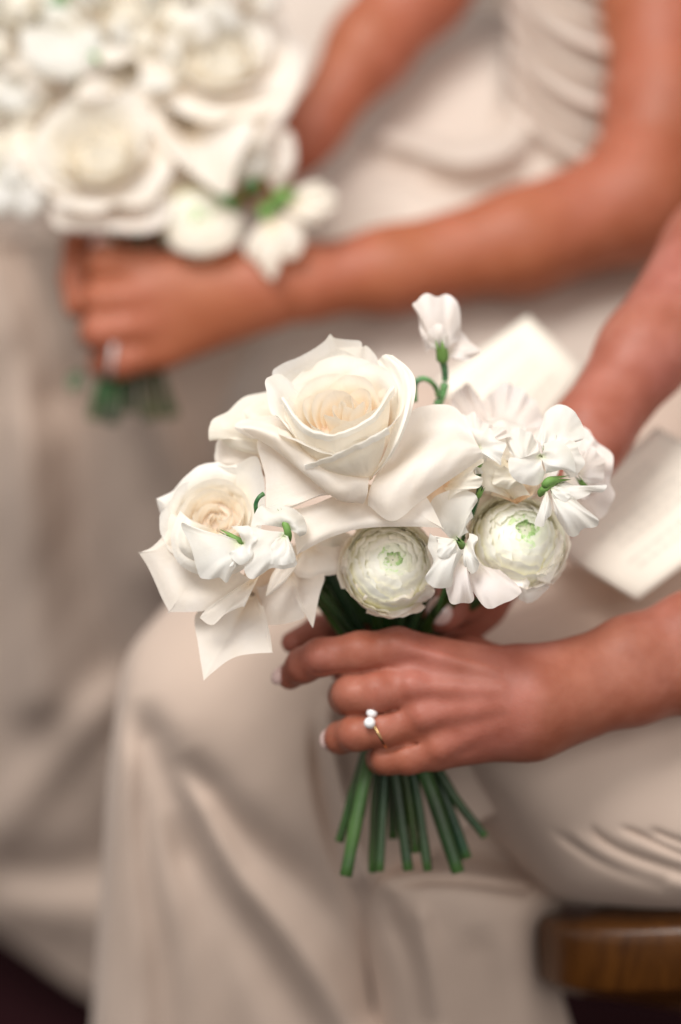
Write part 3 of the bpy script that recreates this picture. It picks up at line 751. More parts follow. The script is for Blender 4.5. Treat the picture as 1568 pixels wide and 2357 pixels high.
# gathered bodice
brow = [[(1170, -120, -470), (1230, -120, -440), (1330, -120, -420), (1480, -120, -430), (1620, -120, -480)],
        [(1175, 60, -470), (1240, 60, -435), (1330, 60, -412), (1480, 60, -420), (1620, 60, -470)],
        [(1180, 220, -465), (1250, 220, -432), (1340, 220, -408), (1480, 220, -415), (1620, 220, -465)],
        [(1190, 340, -470), (1270, 350, -435), (1350, 360, -412), (1480, 370, -415), (1620, 380, -460)],
        [(1220, 430, -500), (1290, 450, -460), (1370, 470, -440), (1480, 480, -440), (1620, 480, -480)]]
bf = []
for k, (dy, w, am) in enumerate([(0, 20, -16), (75, 17, -12), (128, 22, -18), (205, 18, -12), (262, 24, -18), (340, 18, -12), (395, 22, -14), (470, 20, -12), (530, 20, -10)]):
    y = -170 + dy
    bf.append(([(1180, y - 30), (1240, y + 35), (1330, y + 95), (1460, y + 140)], w, am * 1.5))
    bf.append(([(1180, y + 4), (1240, y + 70), (1330, y + 128), (1460, y + 172)], w * .8, -am * .8))
t2 = sheet(brow, 110, 70, folds=bf, seed=3, amp=1)
# skirt of the far woman falling to the left
t3 = sheet([
    [(-500, 600, -620), (-150, 560, -520), (60, 540, -470), (250, 560, -450), (430, 640, -430), (620, 760, -420)],
    [(-500, 900, -640), (-150, 860, -540), (60, 840, -500), (250, 840, -470), (430, 860, -445), (620, 900, -430)],
    [(-500, 1200, -670), (-150, 1150, -580), (60, 1130, -540), (250, 1120, -500), (430, 1120, -470), (620, 1100, -450)],
    [(-500, 1500, -720), (-150, 1450, -640), (60, 1420, -600), (250, 1400, -560), (430, 1400, -530), (620, 1400, -510)],
    [(-500, 1800, -790), (-150, 1750, -700), (60, 1720, -660), (250, 1700, -630), (430, 1700, -600), (620, 1700, -590)],
    [(-500, 1950, -860), (-150, 2000, -780), (60, 2030, -720), (250, 2080, -700), (430, 2120, -680), (620, 2150, -670)],
    [(-500, 1960, -900), (-150, 2070, -830), (20, 2160, -780), (200, 2285, -760), (430, 2400, -750), (620, 2500, -740)],
], 130, 120, folds=[
    ([(300, 850), (370, 1000), (420, 1150), (390, 1300)], 60, 22),
    ([(170, 780), (190, 1000), (200, 1250), (260, 1500), (330, 1650)], 60, -26),
    ([(60, 800), (60, 1100), (70, 1350), (90, 1600)], 50, 22),
    ([(0, 500), (60, 620), (110, 760), (120, 900)], 60, -24),
    ([(400, 1500), (250, 1620), (120, 1760), (0, 1900)], 50, 14),
    ([(450, 1450), (380, 1700), (330, 1900)], 60, -20),
    ([(-50, 1990), (120, 2010), (300, 1990), (450, 1950)], 70, -16),
    ([(-50, 2090), (120, 2090), (300, 2110)], 60, 8),
], seed=6, amp=2)
cloth('dress', [t1, t2], M_DRESS2, far, .002)
cloth('skirt', [t3], M_DRESS, far, .002)

# a third seated guest, further along the row: only her skirt shows past the flowers
third = sheet([
    [(-700, -500, -1200), (-300, -450, -950), (0, -420, -900), (400, -420, -900), (900, -400, -950), (1500, -400, -1200)],
    [(-700, 0, -1100), (-300, 0, -880), (0, 0, -800), (400, 0, -800), (900, 0, -850), (1500, 0, -1100)],
    [(-700, 500, -1050), (-300, 500, -860), (0, 500, -780), (400, 500, -780), (900, 500, -830), (1500, 500, -1050)],
    [(-700, 1100, -1150), (-300, 1100, -950), (0, 1100, -880), (400, 1100, -880), (900, 1100, -930), (1500, 1100, -1150)],
], 60, 80, folds=[([(-50, -200), (0, 200), (20, 600), (0, 1000)], 50, -40), ([(60, -200), (90, 200), (90, 700)], 50, 30), ([(1140, -100), (1150, 30), (1140, 120)], 40, -60)], seed=1, amp=10)
th = empty('person', wp(200, 900, -1000), 'third seated guest beyond both bouquets, only her soft taupe skirt visible at the left edge', 'person')
cloth('dress', [third], M_DRESS3, th, .002)

# =================================================================== FLOOR
me = bpy.data.meshes.new('floor')
me.from_pydata([(-4, -2, 0), (4, -2, 0), (4, 7, 0), (-4, 7, 0)], [], [(0, 1, 2, 3)])
fl = bpy.data.objects.new('floor', me); COL.objects.link(fl); me.materials.append(M_CARPET); tag(fl, kind='structure')

# =================================================================== CHAIR
def rbox(u0, u1, v0, v1, z0, z1, name, parent, mat, bev=0.006):
    """block between two measured corners, with rounded edges"""
    A = camp([u0, v0, z0]); B = camp([u1, v0, z0]); C = camp([u0, v1, z0])
    w = (B - A)[0]; h = -(C - A)[1]; dz = (z0 - z1) / 1000
    c = A + np.array([w / 2, -h / 2, -dz / 2])
    bm = __import__('bmesh').new(); import bmesh as BM
    BM.ops.create_cube(bm, size=1)
    for v in bm.verts: v.co = Vector((v.co.x * w, v.co.y * h, v.co.z * dz))
    BM.ops.bevel(bm, geom=list(bm.edges), offset=bev, segments=4, profile=0.6, affect='EDGES')
    V = np.array([v.co[:] for v in bm.verts]) + c; bm.verts.ensure_lookup_table()
    F = [[v.index for v in f.verts] for f in bm.faces]; bm.free()
    return mesh(name, toworld(V), F, mat, parent)
chair = empty('chair', wp(1500, 2300, -200), 'varnished brown wooden chair under the near woman, its seat corner at lower right', 'chair')
G = []
# seat slab: moulded front edge swept round the corner
prof = [(-40, 2), (-6, 3), (-1, 2), (0.6, 0), (1, -3), (0.5, -24), (-0.5, -26), (-3, -28), (-9, -32), (-20, -36), (-45, -38), (-80, -38)]  # (outward mm, up mm)
path = []
pc = [(1400, 2080, -340), (1300, 2092, -262), (1258, 2104, -222), (1246, 2116, -190), (1258, 2130, -164), (1294, 2142, -146), (1350, 2150, -135), (1450, 2155, -126), (1600, 2150, -118), (1800, 2140, -114), (2100, 2130, -110)]
Q = cr(np.array(pc, float), 60); Pq = camp(Q)
T = np.gradient(Pq, axis=0); T /= np.linalg.norm(T, axis=1, keepdims=True)
upc = np.array([0.0, 0.93, 0.36]); upc /= np.linalg.norm(upc)
out = np.cross(T, upc); out /= np.linalg.norm(out, axis=1, keepdims=True)
if out[40, 2] < 0: out = -out
V = np.stack([Pq + out * (o * .001) + upc * (h * .0012) for o, h in prof], 1)
mesh('seat', toworld(V.reshape(-1, 3)), gridfaces(60, len(prof)), M_WOOD, chair, thick=.002)
for (u, v, z) in ((1700, 2560, -420), (2050, 2500, -300)):
    c = camp([u, v, z]); a = toworld(c + np.array([0, .03, 0])); b = a.copy(); b[2] = 0.0; b[0] += .02
    V, F = tube(np.array([a, a * .5 + b * .5, b]), [.02, .018, .014], 14); mesh('leg', V, F, M_WOOD, chair)

# =================================================================== BOOKLETS
def booklet(corners, label, group, n=5, gap=1.2, lift=0):
    c = np.array(corners, float)
    root = empty('booklet', toworld(camp(c.mean(0))), label, 'booklet')
    for i in range(n):
        rows = []
        G = np.zeros((14, 14, 3))
        for a in range(14):
            for b in range(14):
                x, y = a / 13, b / 13
                p = c[0] * (1 - x) * (1 - y) + c[1] * x * (1 - y) + c[2] * x * y + c[3] * (1 - x) * y
                G[a, b] = p + np.array([i * 0.9, -i * 0.7, i * gap + 7 * math.sin(x * math.pi) * (0.6 + .4 * y) + (i * 1.2) * x * y])
        mesh('cover' if i == 0 else 'page', toworld(camp(G)).reshape(-1, 3), gridfaces(14, 14), M_PAPER, root, thick=.0003 if i else .0006)
    V, F = [], []; pr = random.Random(int(c[0][0]))
    for row in range(9):
        y = 0.16 + row * 0.075; x = 0.22
        while x < 0.78:
            w = pr.uniform(.03, .09)
            if row not in (2, 6):
                b0 = len(V)
                for (xx, yy) in ((x, y), (x + w, y), (x + w, y + .022), (x, y + .022)):
                    p = c[0] * (1 - yy) * (1 - xx) + c[1] * yy * (1 - xx) + c[2] * xx * yy + c[3] * (1 - yy) * xx
                    k = n - 1
                    V.append(p + np.array([k * 0.9, -k * 0.7, k * gap + 7 * math.sin(yy * math.pi) * (0.6 + .4 * xx) + (k * 1.2) * xx * yy + .8]))
                F.append([b0, b0 + 1, b0 + 2, b0 + 3])
            x += w + .02
    mesh('print', toworld(camp(np.array(V))), F, M_PRINT, root)
    return root, c
booklet([(1212, 728, -240), (1340, 850, -215), (1180, 1080, -190), (1000, 880, -205)],
        'cream paper booklet page lying on the lap directly above the right-hand sweet peas', 'bk')
bk, bc = booklet([(1508, 985, -175), (1790, 1140, -160), (1464, 1383, -128), (1225, 1235, -155)],
                 'cream paper booklet lying open on the lap at the right edge, below the bare forearm', 'bk')

# =================================================================== NEAR BOUQUET
near_b = empty('bouquet', wp(900, 1650, -80), 'sharp front bouquet of ivory roses, ranunculus and white sweet peas on green stems', 'bouquet')
AX = (-0.16, 0.72, 0.66)
main = rose(near_b, (816, 1040, -22), AX, rim=27.5, H=34, n=21, heart=4, seed=17, curl=3.2)
fan('petal', main, (806, 1030, -44), [(650, 915, -30), (627, 862, -24), (640, 842, -24), (692, 820, -27), (740, 791, -29), (758, 770, -30), (762, 770, -30), (775, 779, -30), (826, 783, -30), (834, 797, -30)], 'rose', bulge=-3, wobble=1.2)
fan('petal', main, (816, 1030, -42), [(780, 800, -32), (833, 799, -31), (843, 795, -30), (868, 823, -28), (885, 870, -24), (900, 910, -20)], 'rose', bulge=-2, wobble=1.2)
fan('petal', main, (812, 1020, -36), [(640, 900, -20), (668, 858, -22), (722, 832, -24), (780, 806, -26), (792, 807, -26), (845, 836, -24), (890, 880, -20)], 'rose', bulge=-3, wobble=1.2, curl=2)
fan('petal', main, (765, 1045, -24), [(690, 900, -14), (650, 862, -10), (622, 866, -5), (611, 876, -1), (613, 900, 1), (618, 930, 3), (624, 950, 4), (629, 955, 4), (640, 958, 5), (662, 985, 5), (695, 1025, 4)], 'rose', bulge=1, curl=-3, wobble=1)
patchpetal('petal', main, [
    [(868, 832, -20), (884, 816, -17), (904, 817, -14)],
    [(884, 862, -16), (916, 845, -9), (941, 847, -5)],
    [(905, 900, -9), (934, 888, 0), (957, 880, 1)],
    [(912, 945, -2), (934, 940, 9), (951, 935, 6)],
    [(900, 1000, 4), (918, 1000, 13), (930, 996, 10)],
    [(880, 1055, 6), (892, 1055, 12), (902, 1050, 10)],
    [(850, 1098, 4), (856, 1098, 6), (864, 1092, 4)]], 'rose', nr=40, nc=20, seed=4.3, wobble=.9)
patchpetal('petal', main, [
    [(650, 930, 0), (692, 990, 17), (748, 1014, 23), (792, 1006, 25), (860, 972, 20), (910, 905, 3)],
    [(648, 916, 1), (694, 976, 19), (748, 1000, 26), (792, 994, 28), (858, 960, 23), (907, 888, 4)],
    [(658, 920, -3), (700, 978, 14), (751, 1001, 20), (792, 996, 22), (852, 962, 17), (898, 894, -2)],
    [(664, 985, -3), (706, 1030, 11), (755, 1045, 16), (797, 1045, 18), (848, 1020, 15), (896, 960, 4)],
    [(700, 1048, -6), (736, 1072, 4), (776, 1082, 9), (810, 1086, 10), (848, 1075, 9), (880, 1045, 2)],
    [(790, 1095, -6), (800, 1098, -4), (815, 1100, -2), (830, 1100, -2), (845, 1100, -2), (857, 1098, -3)]], 'rose', nr=40, nc=56, seed=3.1, wobble=.9, ywob=3.0, tfun=lambda r, c: 1 - 0.75 * r + 0 * c)
patchpetal('petal', main, [
    [(704, 1080, 12), (764, 1062, 23), (832, 1032, 27), (898, 1000, 20)],
    [(700, 1070, 13), (760, 1050, 26), (828, 1019, 30), (892, 986, 22)],
    [(708, 1072, 9), (765, 1054, 20), (832, 1024, 24), (888, 990, 16)],
    [(740, 1086, 10), (785, 1076, 19), (838, 1056, 21), (884, 1030, 14)],
    [(790, 1098, 6), (815, 1096, 12), (846, 1088, 13), (872, 1068, 9)],
    [(844, 1104, 1), (849, 1105, 2), (853, 1105, 2), (858, 1101, 2)]], 'rose', nr=40, nc=50, seed=6.1, wobble=.8, ywob=3.0, tfun=lambda r, c: 1 - 0.8 * r + 0 * c)
patchpetal('petal', main, [
    [(545, 976, -10), (625, 976, -4), (695, 1026, 3), (775, 1074, 7), (850, 1098, 8)],
    [(556, 984, -5), (630, 996, 4), (700, 1045, 11), (778, 1094, 14), (848, 1112, 12)],
    [(572, 998, -6), (636, 1022, 4), (704, 1074, 12), (778, 1124, 15), (846, 1138, 12)],
    [(590, 1008, -10), (642, 1042, 0), (706, 1095, 7), (776, 1149, 10), (836, 1159, 8)],
    [(605, 1008, -16), (655, 1035, -8), (718, 1082, -3), (788, 1132, 2), (835, 1150, 4)]], 'outer', seed=2.2, wobble=1.0)
fan('petal', main, (810, 1085, -8), [(640, 990, -16), (592, 1015, -14), (610, 1090, -10), (612, 1150, -8), (614, 1186, -6), (616, 1186, -6), (676, 1167, -3), (740, 1141, 0), (800, 1140, 2)], 'outer', bulge=3, curl=-2)
patchpetal('petal', main, [
    [(878, 1080, 0), (905, 1020, -8), (952, 944, -15), (1035, 932, -16), (1080, 975, -13)],
    [(868, 1090, 2), (912, 1050, -7), (975, 995, -16), (1040, 982, -14), (1090, 1003, -9)],
    [(862, 1100, 5), (908, 1082, 6), (985, 1038, 3), (1050, 1015, 1), (1101, 1026, -1)],
    [(854, 1118, 8), (902, 1108, 12), (975, 1072, 10), (1045, 1048, 5), (1108, 1038, -1)],
    [(848, 1140, 8), (895, 1150, 13), (965, 1115, 11), (1045, 1078, 4), (1110, 1045, -2)],
    [(847, 1163, 6), (905, 1199, 9), (972, 1150, 7), (1045, 1098, 1), (1113, 1052, -3)]], 'outer', nr=34, nc=40, seed=5.1, wobble=.8)
fan('petal', main, (830, 1110, -14), [(660, 1172, -10), (674, 1215, -6), (684, 1272, -2), (690, 1273, -2), (756, 1238, 0), (820, 1219, 2), (884, 1212, 3), (960, 1212, 3), (1016, 1214, 3), (1018, 1213, 3), (992, 1160, 0), (968, 1125, -4)], 'outer', bulge=4, curl=-2, ns=56)
# rose behind, left
rb = rose(near_b, (630, 1050, -62), (-0.5, 0.45, 0.7), rim=15, H=22, n=12, heart=4, seed=8, scale=1.0)
fan('petal', rb, (660, 1010, -38), [(640, 900, -42), (614, 902, -41), (562, 914, -38), (524, 946, -34), (492, 964, -30), (482, 985, -28), (482, 1014, -28), (502, 1006, -28), (530, 1030, -28), (600, 1050, -28)], 'cream', bulge=4, curl=-4, wobble=1.6)
fan('petal', rb, (660, 1040, -44), [(530, 990, -38), (500, 1018, -38), (496, 1060, -37), (520, 1080, -36), (600, 1090, -36)], 'outer', bulge=3, curl=-3, wobble=1.5)
fan('petal', rb, (700, 1020, -14), [(640, 955, -20), (575, 962, -22), (543, 974, -20), (545, 990, -19), (580, 1010, -14)], 'outer', bulge=4, curl=-3, wobble=1)
fan('petal', rb, (670, 1000, -30), [(660, 905, -32), (610, 918, -32), (560, 945, -32), (575, 975, -28), (620, 1000, -24)], 'cream', bulge=4, curl=-4, wobble=1.6)

# left rose
lr = rose(near_b, (514, 1228, -44), (-0.10, 0.38, 0.92), rim=21, H=25, n=26, heart=5, seed=12, curl=3.0)
fan('petal', lr, (500, 1215, -44), [(372, 1195, -34), (361, 1150, -31), (363, 1147, -31), (398, 1128, -31), (425, 1098, -31), (462, 1070, -31), (500, 1063, -31), (530, 1072, -31), (590, 1050, -30)], 'rose', bulge=3, curl=-3, wobble=1.4)
fan('petal', lr, (520, 1225, -42), [(545, 1068, -30), (588, 1050, -26), (604, 1085, -23), (610, 1130, -21), (608, 1185, -21), (590, 1250, -24), (575, 1290, -26)], 'rose', bulge=4, curl=2)
fan('petal', lr, (505, 1235, -36), [(400, 1178, -28), (392, 1186, -24), (380, 1225, -21), (350, 1258, -19), (322, 1271, -18), (322, 1274, -18), (345, 1312, -17), (368, 1368, -15), (390, 1407, -13), (394, 1408, -13), (480, 1404, -12), (545, 1375, -14), (580, 1330, -20)], 'outer', bulge=5, curl=-3, ns=56)
fan('petal', lr, (500, 1220, -30), [(415, 1175, -12), (396, 1220, -8), (396, 1260, -5), (415, 1300, -4), (470, 1325, -4), (540, 1320, -6), (585, 1290, -12)], 'rose', bulge=8, curl=-3, wobble=1)
fan('petal', lr, (505, 1220, -25), [(430, 1190, -6), (410, 1230, -2), (418, 1268, 0), (455, 1292, 0), (530, 1290, -2), (575, 1260, -8)], 'rose', bulge=8, curl=-3, wobble=1)
fan('petal', lr, (600, 1318, -22), [(588, 1326, -14), (540, 1355, -10), (480, 1398, -8), (461, 1420, -8), (463, 1424, -8), (490, 1438, -8), (520, 1412, -7), (558, 1396, -7), (562, 1398, -7), (575, 1370, -9), (590, 1340, -14)], 'outer', bulge=3, curl=-1)
fan('petal', lr, (585, 1360, -44), [(500, 1380, -32), (450, 1415, -26), (458, 1490, -20), (468, 1560, -16), (472, 1563, -16), (490, 1547, -15), (530, 1517, -14), (575, 1505, -14), (624, 1501, -14), (627, 1499, -14), (620, 1450, -20), (605, 1390, -32)], 'outer', bulge=6, curl=1, ns=56)
fan('petal', lr, (660, 1300, -52), [(590, 1350, -44), (605, 1400, -34), (612, 1437, -28), (694, 1426, -24), (699, 1408, -24), (702, 1412, -24), (718, 1441, -22), (722, 1440, -22), (733, 1378, -26), (747, 1329, -30), (740, 1300, -36)], 'outer', bulge=6, ns=56)
fan('petal', lr, (700, 1265, -34), [(650, 1285, -26), (625, 1325, -20), (613, 1367, -17), (616, 1370, -17), (650, 1345, -17), (672, 1318, -18), (690, 1290, -22)], 'outer', bulge=3, curl=-2)
fan('petal', lr, (700, 1250, -42), [(660, 1290, -34), (690, 1328, -30), (740, 1326, -30), (798, 1316, -30), (800, 1300, -32), (785, 1255, -38)], 'outer', bulge=3, curl=-2)
fan('petal', lr, (600, 1230, -50), [(560, 1390, -46), (600, 1400, -48), (650, 1380, -50), (700, 1340, -52), (740, 1260, -52)], 'peach', bulge=2)
fan('petal', lr, (590, 1225, -34), [(545, 1375, -24), (575, 1345, -22), (610, 1315, -24), (640, 1280, -28)], 'peach', bulge=3)

fan('petal', lr, (740, 1180, -50), [(660, 1270, -46), (700, 1290, -46), (750, 1285, -46), (800, 1270, -48), (810, 1230, -50)], 'cream', bulge=2)
# the two ranunculus
ran1 = ranunculus(near_b, (896, 1306, -30), (0.12, 0.30, 0.95), rad=21.0, seed=2, layers=9, per=6, skirt=9)
ra = ranunculus(near_b, (1190, 1246, -32), (0.22, 0.40, 0.88), rad=22.0, seed=5, layers=9, per=5, open_=0.38, skirt=9)
fan('petal', ra, (905, 1350, -40), [(884, 1375, -28), (882, 1398, -26), (904, 1419, -24), (932, 1410, -24), (960, 1390, -28), (965, 1370, -32)], 'peapink', bulge=2)

for core_, items in ((ran1, [
        ((860, 1310, -30), [(800, 1260, -18), (786, 1290, -17), (792, 1325, -17), (812, 1345, -16), (840, 1345, -14)]),
        ((870, 1315, -28), [(810, 1325, -13), (818, 1355, -12), (838, 1372, -12), (834, 1380, -12), (870, 1378, -10), (890, 1355, -10)]),
        ((900, 1310, -28), [(862, 1352, -9), (868, 1376, -10), (905, 1388, -10), (945, 1378, -9), (955, 1355, -9)]),
        ((920, 1310, -30), [(930, 1362, -12), (935, 1384, -14), (968, 1386, -15), (998, 1368, -15), (1000, 1340, -14)]),
        ((930, 1290, -32), [(975, 1340, -14), (1000, 1330, -15), (1010, 1300, -16), (1004, 1270, -17), (990, 1250, -17)])]),
    (ra, [
        ((1160, 1260, -34), [(1092, 1250, -22), (1086, 1290, -19), (1100, 1325, -17), (1130, 1345, -15), (1160, 1335, -13)]),
        ((1180, 1270, -32), [(1120, 1325, -14), (1140, 1355, -13), (1180, 1368, -13), (1210, 1362, -13), (1220, 1340, -12)]),
        ((1200, 1270, -36), [(1190, 1350, -18), (1195, 1378, -19), (1225, 1386, -21), (1262, 1352, -21), (1268, 1325, -20)]),
        ((1210, 1250, -34), [(1235, 1335, -15), (1268, 1335, -18), (1290, 1290, -21), (1297, 1245, -23), (1285, 1215, -24)])])):
    for bp, pp in items:
        dz_ = -7 if core_ is ran1 else -5
        fan('petal', core_, (bp[0], bp[1], bp[2] + dz_), [(x, y, z + dz_) for x, y, z in pp], 'outer', bulge=4, ruf=(.35, 2), mat=M_RAN, curl=-3)
# sweet peas
def pea(cal, r, petals, zoff=0):
    c = calyx(near_b, cal, r)
    for i, (base, pts, kw) in enumerate(petals):
        kw = dict(kw); kind = kw.pop('kind', 'pea')
        base = (base[0], base[1], base[2] + zoff); pts = [(a, b, z + zoff) for a, b, z in pts]
        fan('petal', c, base, pts, kind, mat=M_PEA, **kw)
    return c
pea([(572, 1256, 2), (560, 1248, 3), (545, 1240, 3), (532, 1233, 2)], 1.6, [
    ((556, 1246, 2), [(520, 1230, 2), (486, 1226, 5), (454, 1214, 6), (420, 1202, 5), (418, 1212, 5), (442, 1258, 7), (450, 1300, 8), (458, 1328, 8), (482, 1331, 9), (505, 1330, 9), (522, 1342, 9), (538, 1312, 8), (556, 1290, 7)], dict(bulge=6, ruf=(1.2, 4))),
    ((560, 1250, 5), [(532, 1212, 6), (572, 1208, 9), (582, 1224, 11), (594, 1240, 12), (586, 1262, 13), (578, 1280, 13), (553, 1302, 12), (528, 1276, 12), (546, 1262, 9)], dict(bulge=4, ruf=(1.3, 3))),
    ((560, 1250, 1), [(540, 1270, 6), (520, 1300, 9), (545, 1302, 10), (575, 1290, 9), (590, 1275, 7)], dict(bulge=3, ruf=(.8, 3))),
])
pea([(667, 1244, 2), (664, 1230, 6), (660, 1214, 7), (654, 1200, 6)], 2.0, [
    ((662, 1216, 2), [(690, 1236, 4), (704, 1226, 3), (707, 1210, 2), (697, 1187, 1), (672, 1170, 0), (642, 1162, 1), (618, 1168, 2), (600, 1163, 3), (584, 1185, 5), (577, 1211, 7)], dict(bulge=7, ruf=(1.0, 3))),
    ((660, 1224, 5), [(578, 1206, 8), (582, 1240, 11), (574, 1272, 12), (562, 1310, 12), (580, 1332, 12), (602, 1322, 12), (626, 1307, 13), (656, 1308, 12), (684, 1300, 10), (674, 1262, 7)], dict(bulge=6, ruf=(.9, 3))),
    ((655, 1230, 8), [(600, 1250, 12), (610, 1290, 14), (650, 1300, 14), (680, 1290, 12), (672, 1250, 9)], dict(bulge=3, ruf=(.5, 2))),
])
stem(near_b, [(607, 1136, 4), (596, 1145, 5), (589, 1160, 4), (591, 1180, 0)], 1.0, (0.05, 0.17, 0.05), 14, 'tendril')
pea([(1252, 1122, 4), (1256, 1114, 6), (1266, 1106, 6), (1280, 1104, 4)], 2.4, [
    ((1250, 1042, -2), [(1232, 1010, -3), (1248, 975, -6), (1254, 950, -8), (1270, 936, -10), (1296, 933, -11), (1326, 949, -11), (1340, 975, -9), (1344, 1008, -6), (1310, 1022, -4)], dict(bulge=3, ruf=(1.0, 2.5), wobble=1)),
    ((1246, 1046, 2), [(1240, 1016, 4), (1226, 1040, 6), (1196, 1056, 8), (1172, 1053, 7), (1172, 1075, 7), (1180, 1098, 7), (1206, 1115, 6), (1240, 1116, 6), (1256, 1085, 5)], dict(bulge=4, ruf=(1.1, 2))),
    ((1244, 1050, 2), [(1250, 1022, 2), (1282, 1014, 4), (1310, 1030, 6), (1322, 1060, 7), (1322, 1088, 7), (1300, 1080, 8), (1275, 1086, 8), (1256, 1090, 6)], dict(bulge=6, ruf=(.6, 2))),
    ((1262, 1050, -4), [(1280, 1000, -4), (1300, 1008, -2), (1320, 1014, 0), (1332, 1035, 1), (1345, 1062, 1), (1330, 1092, 0), (1310, 1100, -2)], dict(bulge=3, ruf=(1.0, 4))),
])
pea([(1242, 1142, 2), (1246, 1132, 3), (1254, 1124, 5), (1266, 1116, 4)], 2.2, [
    ((1270, 1114, 0), [(1285, 1100, -2), (1330, 1120, 2), (1368, 1121, 5), (1394, 1115, 6), (1388, 1132, 5), (1366, 1132, 5), (1345, 1142, 6), (1325, 1150, 6), (1290, 1140, 4)], dict(bulge=3, ruf=(.9, 3))),
    ((1266, 1125, 2), [(1320, 1142, 6), (1342, 1165, 7), (1378, 1196, 8), (1374, 1210, 8), (1344, 1216, 8), (1331, 1231, 7), (1308, 1231, 7), (1292, 1208, 6), (1276, 1180, 5)], dict(bulge=7, ruf=(1.3, 4))),
    ((1258, 1126, 5), [(1268, 1150, 8), (1270, 1180, 10), (1256, 1196, 11), (1250, 1212, 11), (1231, 1207, 10), (1240, 1175, 9), (1250, 1145, 7)], dict(bulge=3, ruf=(.9, 2))),
    ((1266, 1122, 5), [(1275, 1118, 6), (1305, 1125, 9), (1312, 1140, 10), (1300, 1158, 10), (1284, 1156, 9), (1272, 1140, 7)], dict(bulge=2, ruf=(.6, 2))),
])
pea([(1112, 1092, -18), (1108, 1080, -15), (1104, 1068, -12)], 2.0, [
    ((1100, 1030, -12), [(1080, 985, -14), (1112, 990, -10), (1126, 986, -8), (1142, 1010, -4), (1166, 1020, -2), (1155, 1045, -1), (1155, 1071, 0), (1138, 1060, -1), (1112, 1048, -3), (1092, 1034, -6)], dict(bulge=4, ruf=(1.5, 4))),
    ((1100, 1030, -18), [(1060, 960, -26), (1090, 950, -26), (1120, 975, -22), (1160, 985, -20), (1175, 1005, -18)], dict(bulge=4, ruf=(1.6, 4), kind='peapink')),
])
pea([(1098, 1146, -14), (1103, 1138, -13), (1107, 1130, -12)], 1.6, [
    ((1020, 1120, -16), [(1070, 1062, -8), (1105, 1050, -6), (1112, 1064, -5), (1092, 1078, -5), (1094, 1092, -4), (1112, 1102, -3), (1106, 1120, -3), (1082, 1126, -4), (1055, 1134, -5), (1030, 1152, -8)], dict(bulge=4, ruf=(.8, 4), kind='cream')),
    ((1046, 1250, -16), [(985, 1205, -10), (996, 1150, -9), (1040, 1125, -8), (1090, 1136, -8), (1100, 1152, -7), (1085, 1172, -7), (1090, 1190, -7), (1072, 1205, -7), (1080, 1225, -8)], dict(bulge=5, ruf=(.9, 4))),
])
pea([(1068, 1260, -10), (1064, 1254, -6), (1058, 1248, -3)], 2.0, [
    ((1050, 1244, 0), [(988, 1226, -4), (984, 1258, -1), (1000, 1290, 3), (978, 1328, 5), (988, 1344, 6), (1014, 1353, 6), (1040, 1350, 5), (1046, 1310, 3), (1070, 1262, 0)], dict(bulge=6, ruf=(1.2, 3))),
    ((1050, 1240, 4), [(1000, 1232, 2), (1010, 1250, 6), (1006, 1275, 8), (1030, 1285, 8), (1052, 1270, 6)], dict(bulge=3, ruf=(.7, 3))),
    ((1066, 1270, -5), [(1040, 1300, -4), (1026, 1350, 0), (1036, 1384, 1), (1068, 1389, 1), (1091, 1379, 0), (1084, 1345, -2), (1078, 1300, -6)], dict(bulge=5, ruf=(1.6, 4), kind='peapink')),
    ((1085, 1290, -12), [(1074, 1335, -6), (1092, 1366, -4), (1121, 1399, -2), (1152, 1393, -2), (1190, 1373, -2), (1196, 1352, -4), (1150, 1310, -10)], dict(bulge=4, ruf=(.8, 2), kind='peapink')),
    ((1072, 1250, -2), [(1080, 1225, 0), (1100, 1240, 2), (1092, 1270, 3), (1104, 1300, 2), (1086, 1320, 2), (1070, 1300, 2), (1062, 1270, 1)], dict(bulge=3, ruf=(1.3, 4))),
])
pea([(1300, 1150, -60), (1310, 1140, -58), (1320, 1130, -56)], 2.4, [
    ((1290, 1110, -56), [(1320, 968, -50), (1350, 985, -48), (1366, 1008, -46), (1390, 1026, -45), (1409, 1050, -44), (1412, 1085, -44), (1402, 1110, -44), (1414, 1140, -44), (1404, 1172, -45), (1375, 1194, -46), (1335, 1190, -50)], dict(bulge=6, ruf=(1.6, 4), kind='peapink')),
    ((1300, 1120, -48), [(1345, 1010, -44), (1385, 1045, -40), (1392, 1090, -38), (1380, 1130, -38), (1340, 1150, -40)], dict(bulge=5, ruf=(1.4, 3), kind='peapink')),
])
pea([(1130, 1080, -80), (1140, 1060, -78), (1145, 1040, -76)], 2.4, [
    ((1140, 1030, -78), [(1030, 975, -72), (1035, 930, -74), (1052, 895, -78), (1080, 885, -78), (1100, 910, -74), (1120, 935, -72)], dict(bulge=6, ruf=(2.0, 4), kind='peapink')),
    ((1150, 1030, -78), [(1110, 930, -74), (1135, 895, -80), (1170, 880, -84), (1200, 895, -82), (1222, 915, -80), (1245, 945, -78), (1250, 985, -74), (1210, 1010, -72)], dict(bulge=7, ruf=(2.0, 5), kind='peapink')),
    ((1150, 1060, -60), [(1090, 985, -54), (1140, 965, -56), (1200, 985, -52), (1240, 985, -50), (1250, 1040, -48), (1200, 1090, -44)], dict(bulge=5, ruf=(1.6, 4), kind='peapink')),
])
